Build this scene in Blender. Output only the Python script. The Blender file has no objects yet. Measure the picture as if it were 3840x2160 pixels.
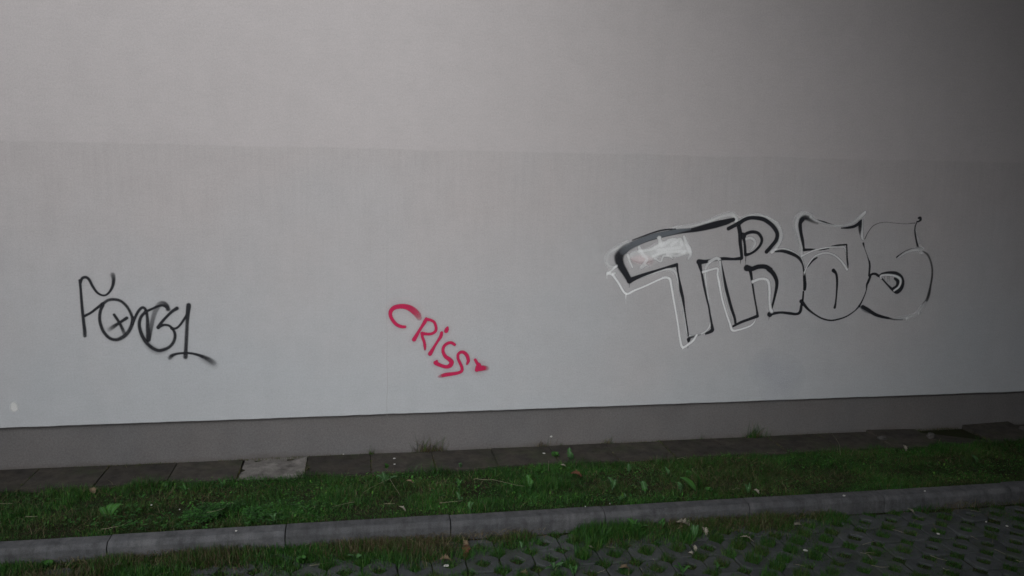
import bpy, bmesh, math, random
import numpy as np
from mathutils import Matrix, Vector

random.seed(7)
rng = np.random.default_rng(11)
sc = bpy.context.scene
COL = sc.collection

# ------------------------------------------------------------------ camera
# metres: X runs along the wall, Y=0 is the wall face, Z=0 is the top of the kerb
F_PX, YAW, PITCH, ROLL, CAM_Z, CAM_D = 3070.865345, 0.183704, 0.158807, 0.020732, 2.255573, 6.503528
def cam_axes():
    cy, sy, cp, sp = math.cos(YAW), math.sin(YAW), math.cos(PITCH), math.sin(PITCH)
    w = np.array([sy*cp, cy*cp, -sp]); r = np.array([cy, -sy, 0.]); u = np.cross(r, w)
    return math.cos(ROLL)*r + math.sin(ROLL)*u, -math.sin(ROLL)*r + math.cos(ROLL)*u, w
AX_R, AX_U, AX_W = cam_axes()
ORIGIN = np.array([0., -CAM_D, CAM_Z])
cam = bpy.data.cameras.new('camera')
cam.sensor_width = 36.0
cam.lens = F_PX/3840*36
cam.clip_start = 0.05; cam.clip_end = 500
cam_ob = bpy.data.objects.new('camera', cam); COL.objects.link(cam_ob)
cam_ob.matrix_world = Matrix(((AX_R[0], AX_U[0], -AX_W[0], ORIGIN[0]),
                              (AX_R[1], AX_U[1], -AX_W[1], ORIGIN[1]),
                              (AX_R[2], AX_U[2], -AX_W[2], ORIGIN[2]), (0, 0, 0, 1)))
sc.camera = cam_ob

# ------------------------------------------------------------------ sky, sun, exposure
SUN_EL, SUN_AZ = math.radians(32), math.radians(208)      # azimuth: clockwise from +Y
sd = Vector((math.sin(SUN_AZ)*math.cos(SUN_EL), math.cos(SUN_AZ)*math.cos(SUN_EL), math.sin(SUN_EL)))
world = bpy.data.worlds.new('World'); sc.world = world; world.use_nodes = True
wn = world.node_tree; wn.nodes.clear()
sky = wn.nodes.new('ShaderNodeTexSky'); sky.sky_type = 'NISHITA'; sky.sun_disc = False
sky.sun_elevation = SUN_EL; sky.sun_rotation = SUN_AZ
sky.air_density = 1.0; sky.dust_density = 4.0; sky.ozone_density = 1.0
hs = wn.nodes.new('ShaderNodeHueSaturation'); hs.inputs['Saturation'].default_value = 0.2
bg = wn.nodes.new('ShaderNodeBackground'); bg.inputs['Strength'].default_value = 0.06
wo = wn.nodes.new('ShaderNodeOutputWorld')
wn.links.new(sky.outputs[0], hs.inputs['Color']); wn.links.new(hs.outputs[0], bg.inputs['Color'])
wn.links.new(bg.outputs[0], wo.inputs['Surface'])
sun = bpy.data.lights.new('sun', 'SUN'); sun.energy = 1.2; sun.angle = math.radians(44)
sun.color = (0.965, 0.985, 1.0)
sun_ob = bpy.data.objects.new('sun', sun); COL.objects.link(sun_ob)
sun_ob.rotation_euler = sd.to_track_quat('Z', 'Y').to_euler(); sun_ob.location = (-8, -12, 9)
vs = sc.view_settings
vs.view_transform = 'Standard'; vs.look = 'None'; vs.exposure = 0.95; vs.gamma = 1.0; vs.use_curve_mapping = False

# ------------------------------------------------------------------ geometry constants (measured from the kerb, 1 m stones)
YB, X0, S0 = 1.6043, -1.4671, -2.4407          # kerb back edge, a kerb joint, a slab joint
Z_EDGE, Z_BAND, Z_SLAB, Z_PAVE = 0.1603, 2.2956, -0.1787, -0.1006
GAP_Y = -YB

def hit(u, v, axis=1, val=0.0):
    """The place on a real plane (axis = val) that the photo shows at pixel (u, v) of 3840 x 2160."""
    d = AX_W + (u-1920)/F_PX*AX_R - (v-1080)/F_PX*AX_U
    return ORIGIN + (val-ORIGIN[axis])/d[axis]*d

# ------------------------------------------------------------------ small helpers
def link(o, parent=None):
    COL.objects.link(o)
    if parent is not None: o.parent = parent
    return o
def tag(o, label=None, cat=None, group=None, kind=None):
    for k, v in (('label', label), ('category', cat), ('group', group), ('kind', kind)):
        if v: o[k] = v
    return o
def empty(name, loc=(0, 0, 0), rz=0.0):
    o = bpy.data.objects.new(name, None); o.location = loc; o.rotation_euler = (0, 0, rz)
    o.empty_display_size = 0.1
    return link(o)
def mesh_ob(name, verts, faces, mat, parent=None, smooth=False, loc=None):
    me = bpy.data.meshes.new(name); me.from_pydata([tuple(v) for v in verts], [], faces); me.update()
    if mat: me.materials.append(mat)
    if smooth: me.polygons.foreach_set('use_smooth', [True]*len(me.polygons))
    o = bpy.data.objects.new(name, me)
    if loc is not None: o.location = loc
    return link(o, parent)
def box_mesh(x0, x1, y0, y1, z0, z1, bevel=0.0, seg=2):
    bm = bmesh.new(); bmesh.ops.create_cube(bm, size=1)
    for v in bm.verts:
        v.co = ((x0+x1)/2+v.co.x*(x1-x0), (y0+y1)/2+v.co.y*(y1-y0), (z0+z1)/2+v.co.z*(z1-z0))
    if bevel: bmesh.ops.bevel(bm, geom=bm.edges[:], offset=bevel, segments=seg, affect='EDGES', profile=0.6)
    return bm
def bm_ob(name, bm, mat, parent=None, smooth=False):
    me = bpy.data.meshes.new(name); bm.to_mesh(me); bm.free()
    if mat: me.materials.append(mat)
    if smooth: me.polygons.foreach_set('use_smooth', [True]*len(me.polygons))
    o = bpy.data.objects.new(name, me)
    return link(o, parent)
def big_mesh(name, co, loops, starts, mat, col=None, attr='tint'):
    """numpy mesh: co (n,3), flat loop index array, polygon start array."""
    me = bpy.data.meshes.new(name)
    me.vertices.add(len(co)); me.vertices.foreach_set('co', np.asarray(co, np.float32).ravel())
    me.loops.add(len(loops)); me.loops.foreach_set('vertex_index', np.asarray(loops, np.int32))
    me.polygons.add(len(starts)); me.polygons.foreach_set('loop_start', np.asarray(starts, np.int32))
    me.update(calc_edges=True); me.validate()
    if col is not None:
        a = me.attributes.new(attr, 'FLOAT_COLOR', 'POINT'); a.data.foreach_set('color', np.asarray(col, np.float32).ravel())
    me.materials.append(mat)
    return me

# smooth value noise in numpy
def vnoise(x, y, seed=0):
    x = np.asarray(x, float); y = np.asarray(y, float)
    xi = np.floor(x).astype(np.int64); yi = np.floor(y).astype(np.int64)
    def h(a, b):
        n = (a*374761393 + b*668265263 + seed*974711) & 0x7fffffff
        n = ((n ^ (n >> 13))*1274126177) & 0x7fffffff
        return ((n ^ (n >> 16)) & 0xffff)/65535.0
    fx = x-xi; fy = y-yi; fx = fx*fx*(3-2*fx); fy = fy*fy*(3-2*fy)
    return (h(xi, yi)*(1-fx)+h(xi+1, yi)*fx)*(1-fy) + (h(xi, yi+1)*(1-fx)+h(xi+1, yi+1)*fx)*fy

# ------------------------------------------------------------------ materials
def mat_new(name, rough=0.9, spec=0.2):
    m = bpy.data.materials.new(name); m.use_nodes = True
    b = m.node_tree.nodes['Principled BSDF']
    b.inputs['Roughness'].default_value = rough; b.inputs['Specular IOR Level'].default_value = spec
    return m, m.node_tree, b
def nd(t, kind, **kw):
    n = t.nodes.new(kind)
    for k, v in kw.items():
        if k in n.inputs: n.inputs[k].default_value = v
        else: setattr(n, k, v)
    return n
def mixc(t, fac, a, b, mode='MIX'):
    n = t.nodes.new('ShaderNodeMix'); n.data_type = 'RGBA'; n.blend_type = mode
    for s, v in ((n.inputs[0], fac), (n.inputs[6], a), (n.inputs[7], b)):
        if hasattr(v, 'is_linked') or hasattr(v, 'links'): t.links.new(v, s)
        else: s.default_value = v if not isinstance(v, tuple) or len(v) == 4 else (*v, 1)
    return n.outputs[2]
def ramp(t, src, stops):
    r = t.nodes.new('ShaderNodeValToRGB'); t.links.new(src, r.inputs[0])
    e = r.color_ramp.elements
    while len(e) < len(stops): e.new(0.5)
    for el, (p, c) in zip(e, stops):
        el.position = p; el.color = (c, c, c, 1) if not isinstance(c, tuple) else (*c, 1)
    return r.outputs[0]
def noise(t, vec, scale, detail=4, rough=0.55):
    n = nd(t, 'ShaderNodeTexNoise', Scale=scale, Detail=detail, Roughness=rough)
    t.links.new(vec, n.inputs['Vector']); return n.outputs['Fac']
def mapped(t, vec, sx, sy, sz):
    m = nd(t, 'ShaderNodeMapping'); m.inputs['Scale'].default_value = (sx, sy, sz)
    t.links.new(vec, m.inputs['Vector']); return m.outputs[0]
def bump(t, b, src, strength, dist):
    n = nd(t, 'ShaderNodeBump', Strength=strength, Distance=dist)
    t.links.new(src, n.inputs['Height']); t.links.new(n.outputs[0], b.inputs['Normal'])
    return n

def wall_material():
    m, t, b = mat_new('wall_render_paint', 0.93, 0.15)
    P = nd(t, 'ShaderNodeNewGeometry').outputs['Position']
    # colour cast of the light painted in: faint lilac above, cooler below, in soft patches
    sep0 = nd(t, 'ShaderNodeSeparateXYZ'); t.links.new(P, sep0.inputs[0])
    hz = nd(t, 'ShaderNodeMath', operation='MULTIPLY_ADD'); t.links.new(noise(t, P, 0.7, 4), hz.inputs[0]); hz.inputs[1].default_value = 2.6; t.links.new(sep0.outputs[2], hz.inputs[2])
    cast_mix = nd(t, 'ShaderNodeMapRange', **{'From Min': 1.6, 'From Max': 3.4}); t.links.new(hz.outputs[0], cast_mix.inputs[0])
    base = mixc(t, cast_mix.outputs[0], (0.452, 0.468, 0.492), (0.486, 0.460, 0.466))
    # dirt: broad clouds and fine horizontal brushing
    cl = ramp(t, noise(t, mapped(t, P, 1.5, 1, 1.9), 2.2, 7, 0.68), [(0.36, 0.965), (0.62, 1.0)])
    br = ramp(t, noise(t, mapped(t, P, 9, 1, 34), 1.0, 5, 0.7), [(0.35, 0.972), (0.6, 1.0)])
    gr = ramp(t, noise(t, P, 260, 3, 0.7), [(0.30, 0.80), (0.62, 1.06)])
    sp = ramp(t, noise(t, P, 80, 5, 0.78), [(0.30, 0.87), (0.60, 1.02)])
    # the lower band: slightly darker, fine vertical roller streaks fading out below its upper edge
    st = ramp(t, noise(t, mapped(t, P, 26, 1, 1.9), 1.0, 5, 0.65), [(0.32, 0.945), (0.62, 1.0)])
    sep = nd(t, 'ShaderNodeSeparateXYZ'); t.links.new(P, sep.inputs[0])
    wob = nd(t, 'ShaderNodeMath', operation='MULTIPLY_ADD'); t.links.new(noise(t, mapped(t, P, 3, 1, 0.1), 1.0, 4), wob.inputs[0])
    wob.inputs[1].default_value = 0.035; t.links.new(sep.outputs[2], wob.inputs[2])
    inb = nd(t, 'ShaderNodeMapRange', **{'From Min': Z_BAND+0.024, 'From Max': Z_BAND+0.012}); t.links.new(wob.outputs[0], inb.inputs[0])
    low = nd(t, 'ShaderNodeMapRange', **{'From Min': Z_BAND-1.3, 'From Max': Z_BAND-0.1, 'To Min': 0.25, 'To Max': 1.0}); t.links.new(sep.outputs[2], low.inputs[0])
    f = nd(t, 'ShaderNodeMath', operation='MULTIPLY'); t.links.new(inb.outputs[0], f.inputs[0]); t.links.new(low.outputs[0], f.inputs[1])
    band = mixc(t, f.outputs[0], (1, 1, 1), mixc(t, 1.0, (0.958, 0.958, 0.956), st, 'MULTIPLY'))
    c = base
    # patches where the coat was touched up, and sparse level scuffs
    pt = ramp(t, noise(t, mapped(t, P, 3.2, 1, 2.2), 2.0, 6, 0.7), [(0.38, 0.975), (0.50, 0.993), (0.66, 1.008)])
    sc_ = ramp(t, noise(t, mapped(t, P, 2.6, 1, 17), 1.0, 6, 0.72), [(0.24, 0.90), (0.36, 1.0)])
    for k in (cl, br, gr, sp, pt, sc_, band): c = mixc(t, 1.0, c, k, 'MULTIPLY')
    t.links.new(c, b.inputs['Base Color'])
    bump(t, b, noise(t, P, 190, 4, 0.65), 0.55, 0.003)
    return m
def plinth_material():
    m, t, b = mat_new('plinth_render', 0.95, 0.15)
    P = nd(t, 'ShaderNodeNewGeometry').outputs['Position']
    c = mixc(t, ramp(t, noise(t, P, 1.3, 4), [(0.35, 0.0), (0.7, 1.0)]), (0.150, 0.141, 0.141), (0.139, 0.136, 0.140))
    gr = ramp(t, noise(t, P, 300, 3, 0.7), [(0.3, 0.72), (0.65, 1.1)])
    # splash dirt near the slabs
    st = ramp(t, noise(t, mapped(t, P, 4, 1, 3), 1.0, 5), [(0.3, 0.90), (0.6, 1.0)])
    mot = ramp(t, noise(t, P, 62, 5, 0.75), [(0.30, 0.82), (0.60, 1.04)])
    for k in (gr, st, mot): c = mixc(t, 1.0, c, k, 'MULTIPLY')
    sepz = nd(t, 'ShaderNodeSeparateXYZ'); t.links.new(P, sepz.inputs[0])
    ez = nd(t, 'ShaderNodeMath', operation='MULTIPLY_ADD'); t.links.new(noise(t, mapped(t, P, 2.5, 1, 5), 1.0, 6, 0.7), ez.inputs[0]); ez.inputs[1].default_value = 0.16; t.links.new(sepz.outputs[2], ez.inputs[2])
    mud = nd(t, 'ShaderNodeMapRange', **{'From Min': Z_SLAB+0.12, 'From Max': Z_SLAB+0.055, 'To Max': 0.55}); t.links.new(ez.outputs[0], mud.inputs[0])
    c = mixc(t, mud.outputs[0], c, (0.075, 0.066, 0.055))
    t.links.new(c, b.inputs['Base Color'])
    bump(t, b, noise(t, P, 230, 4, 0.7), 0.6, 0.003)
    return m
def concrete_material(name, a, bcol, dirt=0.35, streak=0.0, green=0.0):
    m, t, b = mat_new(name, 0.95, 0.12)
    P = nd(t, 'ShaderNodeNewGeometry').outputs['Position']
    info = nd(t, 'ShaderNodeObjectInfo').outputs['Random']
    c = mixc(t, ramp(t, noise(t, P, 6, 5), [(0.35, 0.0), (0.65, 1.0)]), a, bcol)
    gr = ramp(t, noise(t, P, 220, 3, 0.75), [(0.3, 0.66), (0.65, 1.12)])
    dd = ramp(t, noise(t, P, 11, 6, 0.7), [(0.34, 1-dirt), (0.58, 1.0)])
    for k in (gr, dd): c = mixc(t, 1.0, c, k, 'MULTIPLY')
    if streak:
        s = ramp(t, noise(t, mapped(t, P, 26, 3, 2.5), 1.0, 5, 0.65), [(0.35, 1-streak), (0.6, 1.0)])
        c = mixc(t, 1.0, c, s, 'MULTIPLY')
    v = ramp(t, info, [(0.0, 0.84), (1.0, 1.1)])
    c = mixc(t, 1.0, c, v, 'MULTIPLY')
    if green:
        g = ramp(t, noise(t, P, 4.5, 6, 0.7), [(0.5, 0.0), (0.72, green)])
        c = mixc(t, g, c, (0.035, 0.05, 0.02))
    t.links.new(c, b.inputs['Base Color'])
    bump(t, b, noise(t, P, 160, 5, 0.7), 0.5, 0.003)
    return m
def soil_material():
    m, t, b = mat_new('dark_soil', 1.0, 0.05)
    P = nd(t, 'ShaderNodeNewGeometry').outputs['Position']
    c = mixc(t, ramp(t, noise(t, P, 14, 6, 0.7), [(0.35, 0.0), (0.65, 1.0)]), (0.022, 0.019, 0.013), (0.018, 0.027, 0.011))
    t.links.new(c, b.inputs['Base Color']); bump(t, b, noise(t, P, 80, 5), 0.8, 0.01)
    return m
def blade_material(name, spec=0.25, rough=0.55, trans=0.25):
    m, t, b = mat_new(name, rough, spec)
    a = nd(t, 'ShaderNodeAttribute'); a.attribute_name = 'tint'
    t.links.new(a.outputs['Color'], b.inputs['Base Color'])
    tr = nd(t, 'ShaderNodeBsdfTranslucent'); t.links.new(a.outputs['Color'], tr.inputs['Color'])
    mx = nd(t, 'ShaderNodeMixShader'); mx.inputs[0].default_value = trans
    out = t.nodes['Material Output']
    t.links.new(b.outputs[0], mx.inputs[1]); t.links.new(tr.outputs[0], mx.inputs[2]); t.links.new(mx.outputs[0], out.inputs['Surface'])
    return m
def leaf_material(name, a, bcol, rough=0.6, spec=0.25, vein=None):
    m, t, b = mat_new(name, rough, spec)
    tc = nd(t, 'ShaderNodeTexCoord').outputs['Object']
    info = nd(t, 'ShaderNodeObjectInfo').outputs['Random']
    c = mixc(t, ramp(t, noise(t, tc, 30, 5), [(0.35, 0.0), (0.65, 1.0)]), a, bcol)
    c = mixc(t, 1.0, c, ramp(t, info, [(0.0, 0.7), (1.0, 1.25)]), 'MULTIPLY')
    if vein:
        sep = nd(t, 'ShaderNodeSeparateXYZ'); t.links.new(tc, sep.inputs[0])
        ab = nd(t, 'ShaderNodeMath', operation='ABSOLUTE'); t.links.new(sep.outputs[0], ab.inputs[0])
        mr = nd(t, 'ShaderNodeMapRange', **{'From Min': 0.003, 'From Max': 0.0008}); t.links.new(ab.outputs[0], mr.inputs[0])
        c = mixc(t, mr.outputs[0], c, vein)
    t.links.new(c, b.inputs['Base Color'])
    bump(t, b, noise(t, tc, 60, 4), 0.4, 0.003)
    return m
def plain_material(name, colr, rough=0.8, spec=0.2, var=0.2):
    m, t, b = mat_new(name, rough, spec)
    P = nd(t, 'ShaderNodeNewGeometry').outputs['Position']
    c = mixc(t, 1.0, (*colr, 1), ramp(t, noise(t, P, 60, 4), [(0.3, 1-var), (0.7, 1.0)]), 'MULTIPLY')
    t.links.new(c, b.inputs['Base Color']); return m
def paint_material():
    m, t, b = mat_new('spray_paint', 0.6, 0.25)
    a = nd(t, 'ShaderNodeAttribute'); a.attribute_name = 'paint'
    P = nd(t, 'ShaderNodeNewGeometry').outputs['Position']
    t.links.new(a.outputs['Color'], b.inputs['Base Color'])
    # sprayed edges break up on the grain of the render
    g = nd(t, 'ShaderNodeMath', operation='MULTIPLY_ADD'); t.links.new(noise(t, P, 130, 5, 0.8), g.inputs[0]); g.inputs[1].default_value = 1.1; g.inputs[2].default_value = 0.45
    al = nd(t, 'ShaderNodeMath', operation='MULTIPLY', use_clamp=True); t.links.new(a.outputs['Alpha'], al.inputs[0]); t.links.new(g.outputs[0], al.inputs[1])
    t.links.new(al.outputs[0], b.inputs['Alpha'])
    bump(t, b, noise(t, P, 190, 4, 0.65), 0.45, 0.003)
    return m

M = dict(
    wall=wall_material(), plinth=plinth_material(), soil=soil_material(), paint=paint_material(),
    kerb=concrete_material('kerb_concrete', (0.108, 0.110, 0.116), (0.086, 0.089, 0.096), 0.38, 0.20),
    slab=concrete_material('path_slab_concrete', (0.064, 0.057, 0.049), (0.044, 0.041, 0.038), 0.40, 0, 0.45),
    pale_slab=concrete_material('crumbling_pale_slab', (0.200, 0.188, 0.180), (0.130, 0.122, 0.116), 0.45),
    paver=concrete_material('paver_concrete', (0.068, 0.074, 0.077), (0.054, 0.060, 0.063), 0.32, 0, 0.5),
    dark=concrete_material('unseen_concrete', (0.125, 0.150, 0.165), (0.098, 0.118, 0.130), 0.2),  # for the added blocks and the roof; bluish to cool the bounced light
    ground=concrete_material('ground_earth', (0.06, 0.058, 0.05), (0.045, 0.05, 0.035), 0.3),
    blade=blade_material('grass_blades'), thatch=blade_material('dry_thatch_blades', 0.15, 0.8, 0.1),
    weed=leaf_material('weed_leaf', (0.023, 0.076, 0.013), (0.031, 0.092, 0.018), 0.8, 0.15, vein=(0.055, 0.11, 0.055)),
    grey_weed=leaf_material('grey_green_leaf', (0.030, 0.084, 0.024), (0.040, 0.098, 0.032), 0.8, 0.15, vein=(0.08, 0.13, 0.08)),
    pale=leaf_material('pale_dead_leaf', (0.205, 0.19, 0.16), (0.135, 0.125, 0.10), 0.8, 0.15),
    brown=leaf_material('brown_dead_leaf', (0.14, 0.060, 0.036), (0.085, 0.042, 0.026), 0.8, 0.15),
    tan=leaf_material('tan_dead_leaf', (0.155, 0.115, 0.075), (0.10, 0.075, 0.048), 0.8, 0.15),
    straw=plain_material('bleached_straw', (0.27, 0.245, 0.175)),
    white=plain_material('white_litter', (0.40, 0.40, 0.385)),
    stone=concrete_material('loose_stone', (0.10, 0.095, 0.09), (0.06, 0.06, 0.058), 0.3),
    crack=plain_material('crack_line_grey', (0.34, 0.337, 0.337)),  # grey sliver laid on the wall along the crack
)
# ================================================================== the setting
# ground far around (reaches the horizon)
mesh_ob('ground', [(-220, -220, -0.34), (220, -220, -0.34), (220, 220, -0.34), (-220, 220, -0.34)], [(0, 1, 2, 3)], M['ground'])
bpy.data.objects['ground']['kind'] = 'structure'

def lawn_z(x, y):
    """Soil of the verge: level with the kerb, falling to the slabs along the wall."""
    t = np.clip((np.asarray(y)+YB)/(YB-0.36), 0, 1)
    base = -0.022 + (-0.205+0.022)*t
    return base + 0.018*(vnoise(np.asarray(x)*2.3, np.asarray(y)*2.3, 3)-0.5) + 0.012*(vnoise(np.asarray(x)*7, np.asarray(y)*7, 4)-0.5)

# --- the building: painted render on the wall, set proud of a darker plinth
XL, XR = -11.0, 6.38
building = empty('building', (0, 0.02, Z_SLAB))
tag(building, 'pale grey rendered building wall with a darker recessed plinth, covered in graffiti', 'building')
def part_of(o, root):
    o.parent = root; o.matrix_parent_inverse = Matrix.Translation(root.location).inverted(); return o
n = 420
xs = np.linspace(XL, XR, n+1)
vw = []
for i, x in enumerate(xs):
    j = 0.0045*(vnoise(x*5.0, 0.3, 5)-0.5) + 0.003*(vnoise(x*23.0, 0.7, 6)-0.5)
    ze = Z_EDGE + j
    vw += [(x, 0.0, 9.0), (x, 0.0, ze+0.005), (x, 0.0035, ze+0.0005), (x, 0.040, ze), (x, 0.30, ze)]
fw = []
for i in range(n):
    a, c = i*5, (i+1)*5
    for k in range(4): fw.append((a+k, a+k+1, c+k+1, c+k))
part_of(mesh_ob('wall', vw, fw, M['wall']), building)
part_of(bm_ob('plinth', box_mesh(XL, XR, 0.032, 0.30, Z_SLAB-0.2, Z_EDGE+0.05), M['plinth']), building)
part_of(bm_ob('roof', box_mesh(XL, XR, -0.25, 8.0, 9.003, 9.25), M['dark']), building)
# hairline crack down a panel joint, left of the red tag
cv, cf = [], []
pts = [(1451, 900), (1450.5, 1000), (1451, 1100), (1450, 1200), (1452, 1280), (1450.5, 1350), (1453, 1420), (1454, 1450), (1450, 1500), (1451.5, 1560), (1449.5, 1600), (1450, 1548)]
pts = pts[:-2]
for i, (u, v) in enumerate(pts):
    p = hit(u, v); wd = 0.0005 + 0.0009*min(1, i/7)
    cv += [(p[0]-wd, -0.0008, p[2]), (p[0]+wd, -0.0008, p[2])]
    if i: cf.append((2*i-2, 2*i-1, 2*i+1, 2*i))
part_of(mesh_ob('crack', cv, cf, M['crack']), building)

# --- unseen blocks, added so that the light fades towards the right
right_blocker = empty('right_light_blocker', (XR+0.1, -4, -0.2))
tag(right_blocker, 'unseen blocks added to dim the light on the right', 'building')
part_of(bm_ob('wall', box_mesh(6.383, 9.0, -9.0, -0.003, -0.30, 9.0), M['dark']), right_blocker)
part_of(bm_ob('overhead_blocker', box_mesh(-0.2, 9.0, -9.0, -0.003, 7.4, 9.0), M['dark']), right_blocker)
part_of(bm_ob('rear_blocker', box_mesh(-0.4, 6.38, -9.4, -9.003, -0.3, 12), M['dark']), right_blocker)  # added behind the viewpoint; its soft shadow dims the right side

left_blocker = empty('left_light_blocker', (-12, -11, -0.3))  # out-of-view block, added to dim the left end of the wall
tag(left_blocker, 'unseen block added to dim the light at far left', 'building')
part_of(bm_ob('wall', box_mesh(-20, -8.2, -16, -9.5, -0.3, 9.5), M['dark']), left_blocker)

# --- slabs along the wall
path = tag(empty('slab_path', (0, -0.17, Z_SLAB)), kind='structure')
slab_me = []
def slab_mesh(seed, broken=False):
    r = random.Random(seed)
    bm = box_mesh(0.002, 0.4975, -0.21, 0.1985, -0.05, 0.0, 0.004, 2)
    for v in bm.verts:
        v.co.x += r.uniform(-.0015, .0015); v.co.y += r.uniform(-.002, .002); v.co.z += r.uniform(-.001, .001)
    if broken:
        bmesh.ops.subdivide_edges(bm, edges=bm.edges[:], cuts=3, use_grid_fill=True)
        for v in bm.verts:
            if v.co.z > -0.02: v.co.z -= 0.022*r.random()
    me = bpy.data.meshes.new('paving_slab'); bm.to_mesh(me); bm.free(); me.materials.append(M['pale_slab'] if broken else M['slab'])
    return me
slab_me = [slab_mesh(k) for k in range(4)]
for k in range(-5, 18):
    pale = (k == 3)
    me = slab_mesh(77, True) if pale else slab_me[k % 4]
    o = bpy.data.objects.new('paving_slab', me)
    tilt = {14: (0.05, 0.03, 0.010), 15: (-0.07, 0.05, 0.0), 16: (0.09, -0.03, 0.012), 17: (0.05, 0.02, 0.0)}.get(k, (0, 0, 0))
    o.location = (S0+0.5*k, 0.0, random.uniform(-.004, .003)+tilt[2])
    o.rotation_euler = (tilt[0]+random.uniform(-.008, .008), tilt[1]+random.uniform(-.006, .006), random.uniform(-.006, .006))
    link(o, path)
    if pale: o['label'] = 'paler crumbling paving slab'

mesh_ob('joint_soil', [(-5.2, -0.33, Z_SLAB-0.016), (7.2, -0.33, Z_SLAB-0.016), (7.2, 0.031, Z_SLAB-0.016), (-5.2, 0.031, Z_SLAB-0.016)], [(0, 1, 2, 3)], M['soil'])
bpy.data.objects['joint_soil']['kind'] = 'structure'

# --- kerb: concrete stones one metre long with a chamfered front edge
kerb = tag(empty('kerb', (0, -YB-0.06, 0)), kind='structure')
prof = [(0.06, -0.30), (0.06, -0.006), (0.056, 0.0), (-0.026, -0.002), (-0.033, -0.005), (-0.050, -0.024), (-0.054, -0.031), (-0.062, -0.30)]
def kerb_mesh(seed):
    r = random.Random(seed); nx = 72; V = []; Fc = []
    ph = [r.uniform(0, 50) for _ in prof]
    for i in range(nx+1):
        x = 0.0035+0.993*i/nx
        e = 0.0012 if i in (0, nx) else 0.0
        for k, (y, z) in enumerate(prof):
            j = 0.0022*(float(vnoise(x*9, ph[k], seed))-0.5)
            if k in (3, 4, 5) and 0 < i < nx:
                ch = float(vnoise(x*31, 3.7, seed+40)); j -= 0.006*max(0.0, ch-0.80)/0.2 if k != 5 else 0
            V.append((x, y*(1-e*6)+j, z-(e*0.5 if z > -0.2 else 0)+j*0.6))
    m_ = len(prof)
    for i in range(nx):
        for k in range(m_-1):
            a = i*m_+k; Fc.append((a, a+m_, a+m_+1, a+1))
    Fc.append(tuple(range(m_))); Fc.append(tuple(reversed(range(nx*m_, (nx+1)*m_))))
    me = bpy.data.meshes.new('kerb_stone'); me.from_pydata(V, [], Fc); me.update(); me.materials.append(M['kerb'])
    return me
kms = [kerb_mesh(s) for s in (1, 2, 3)]
for k in range(-4, 9):
    o = bpy.data.objects.new('kerb_stone', kms[k % 3]); o.location = (X0+k, random.uniform(-.003, .003), random.uniform(-.003, .003))
    o.rotation_euler = (random.uniform(-.006, .006), random.uniform(-.002, .002), random.uniform(-.0015, .0015))
    link(o, kerb)

# --- soil of the verge
gx = np.linspace(-5.2, 7.6, 161); gy = np.linspace(-YB+0.004, -0.15, 20)
GX, GY = np.meshgrid(gx, gy); GZ = lawn_z(GX, GY)
vv = np.stack([GX, GY, GZ], -1).reshape(-1, 3); w_ = len(gx)
mesh_ob('verge_soil', vv, [(j*w_+i, j*w_+i+1, (j+1)*w_+i+1, (j+1)*w_+i) for j in range(19) for i in range(160)], M['soil'], smooth=True)
bpy.data.objects['verge_soil']['kind'] = 'structure'

# --- grass pavers: 20 cm stones, each with a diamond hole, cut corners leaving diamond holes between four
paving = tag(empty('paving', (0, 0, Z_PAVE)), kind='structure')
PX0, PY0 = 1.590, -2.165               # a paver corner (= a hole between four stones)
def paver_mesh(seed):
    r = random.Random(seed); h, g, c, q = 0.1, 0.0034, r.uniform(0.040, 0.054), r.uniform(0.040, 0.056)
    def jit(p): return (p[0]+r.uniform(-.0025, .0025), p[1]+r.uniform(-.0025, .0025))
    s = h-g
    outer = [(-h+c, -s), (h-c, -s), (s, -h+c), (s, h-c), (h-c, s), (-h+c, s), (-s, h-c), (-s, -h+c)]
    inner = [(0, -q), (q, 0), (0, q), (-q, 0)]
    # 16-point rings so that outer and inner bridge cleanly
    O = []; I = []
    for k in range(8):
        a, b_ = outer[k], outer[(k+1) % 8]
        O += [jit(a), jit(((a[0]+b_[0])/2, (a[1]+b_[1])/2))]
    ang = [math.atan2(p[1], p[0]) for p in O]
    for a in ang:
        d = abs(math.cos(a))+abs(math.sin(a)); rr = q/d*(0.93 if d < 1.04 else 1.0)
        I.append((rr*math.cos(a)+r.uniform(-.002, .002), rr*math.sin(a)+r.uniform(-.002, .002)))
    V = []; Fc = []
    def ring(pts, z, sc_, off=0.0):
        b0 = len(V)
        for (x, y) in pts:
            L = math.hypot(x, y); V.append((x+x/L*sc_, y+y/L*sc_, z))
        return b0
    n_ = 16
    o2, o1, o0 = ring(O, -0.07, 0), ring(O, -0.006, 0), ring(O, 0, -0.006)
    i0, i1, i2 = ring(I, 0, 0.006), ring(I, -0.007, 0), ring(I, -0.07, 0)
    for A, B in ((o2, o1), (o1, o0), (o0, i0), (i0, i1), (i1, i2)):
        for k in range(n_):
            Fc.append((A+k, A+(k+1) % n_, B+(k+1) % n_, B+k))
    me = bpy.data.meshes.new('paving_stone'); me.from_pydata(V, [], Fc); me.update(); me.materials.append(M['paver'])
    return me
pms = [paver_mesh(s) for s in range(12)]
holes = []
cells = []
for i in range(-20, 24):
    for j in range(-6, 2):
        cx, cy = PX0+0.1+0.2*i, PY0+0.1+0.2*j
        if cy > -YB-0.18 or cy < -3.0: continue
        # only stones the frame can show (with a margin)
        d = np.array([cx, cy, Z_PAVE])-ORIGIN; zc = d@AX_W
        u = 1920+F_PX*(d@AX_R)/zc; v = 1080-F_PX*(d@AX_U)/zc
        if u < -330 or u > 4650 or v > 2420: continue
        cells.append((cx, cy))
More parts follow.
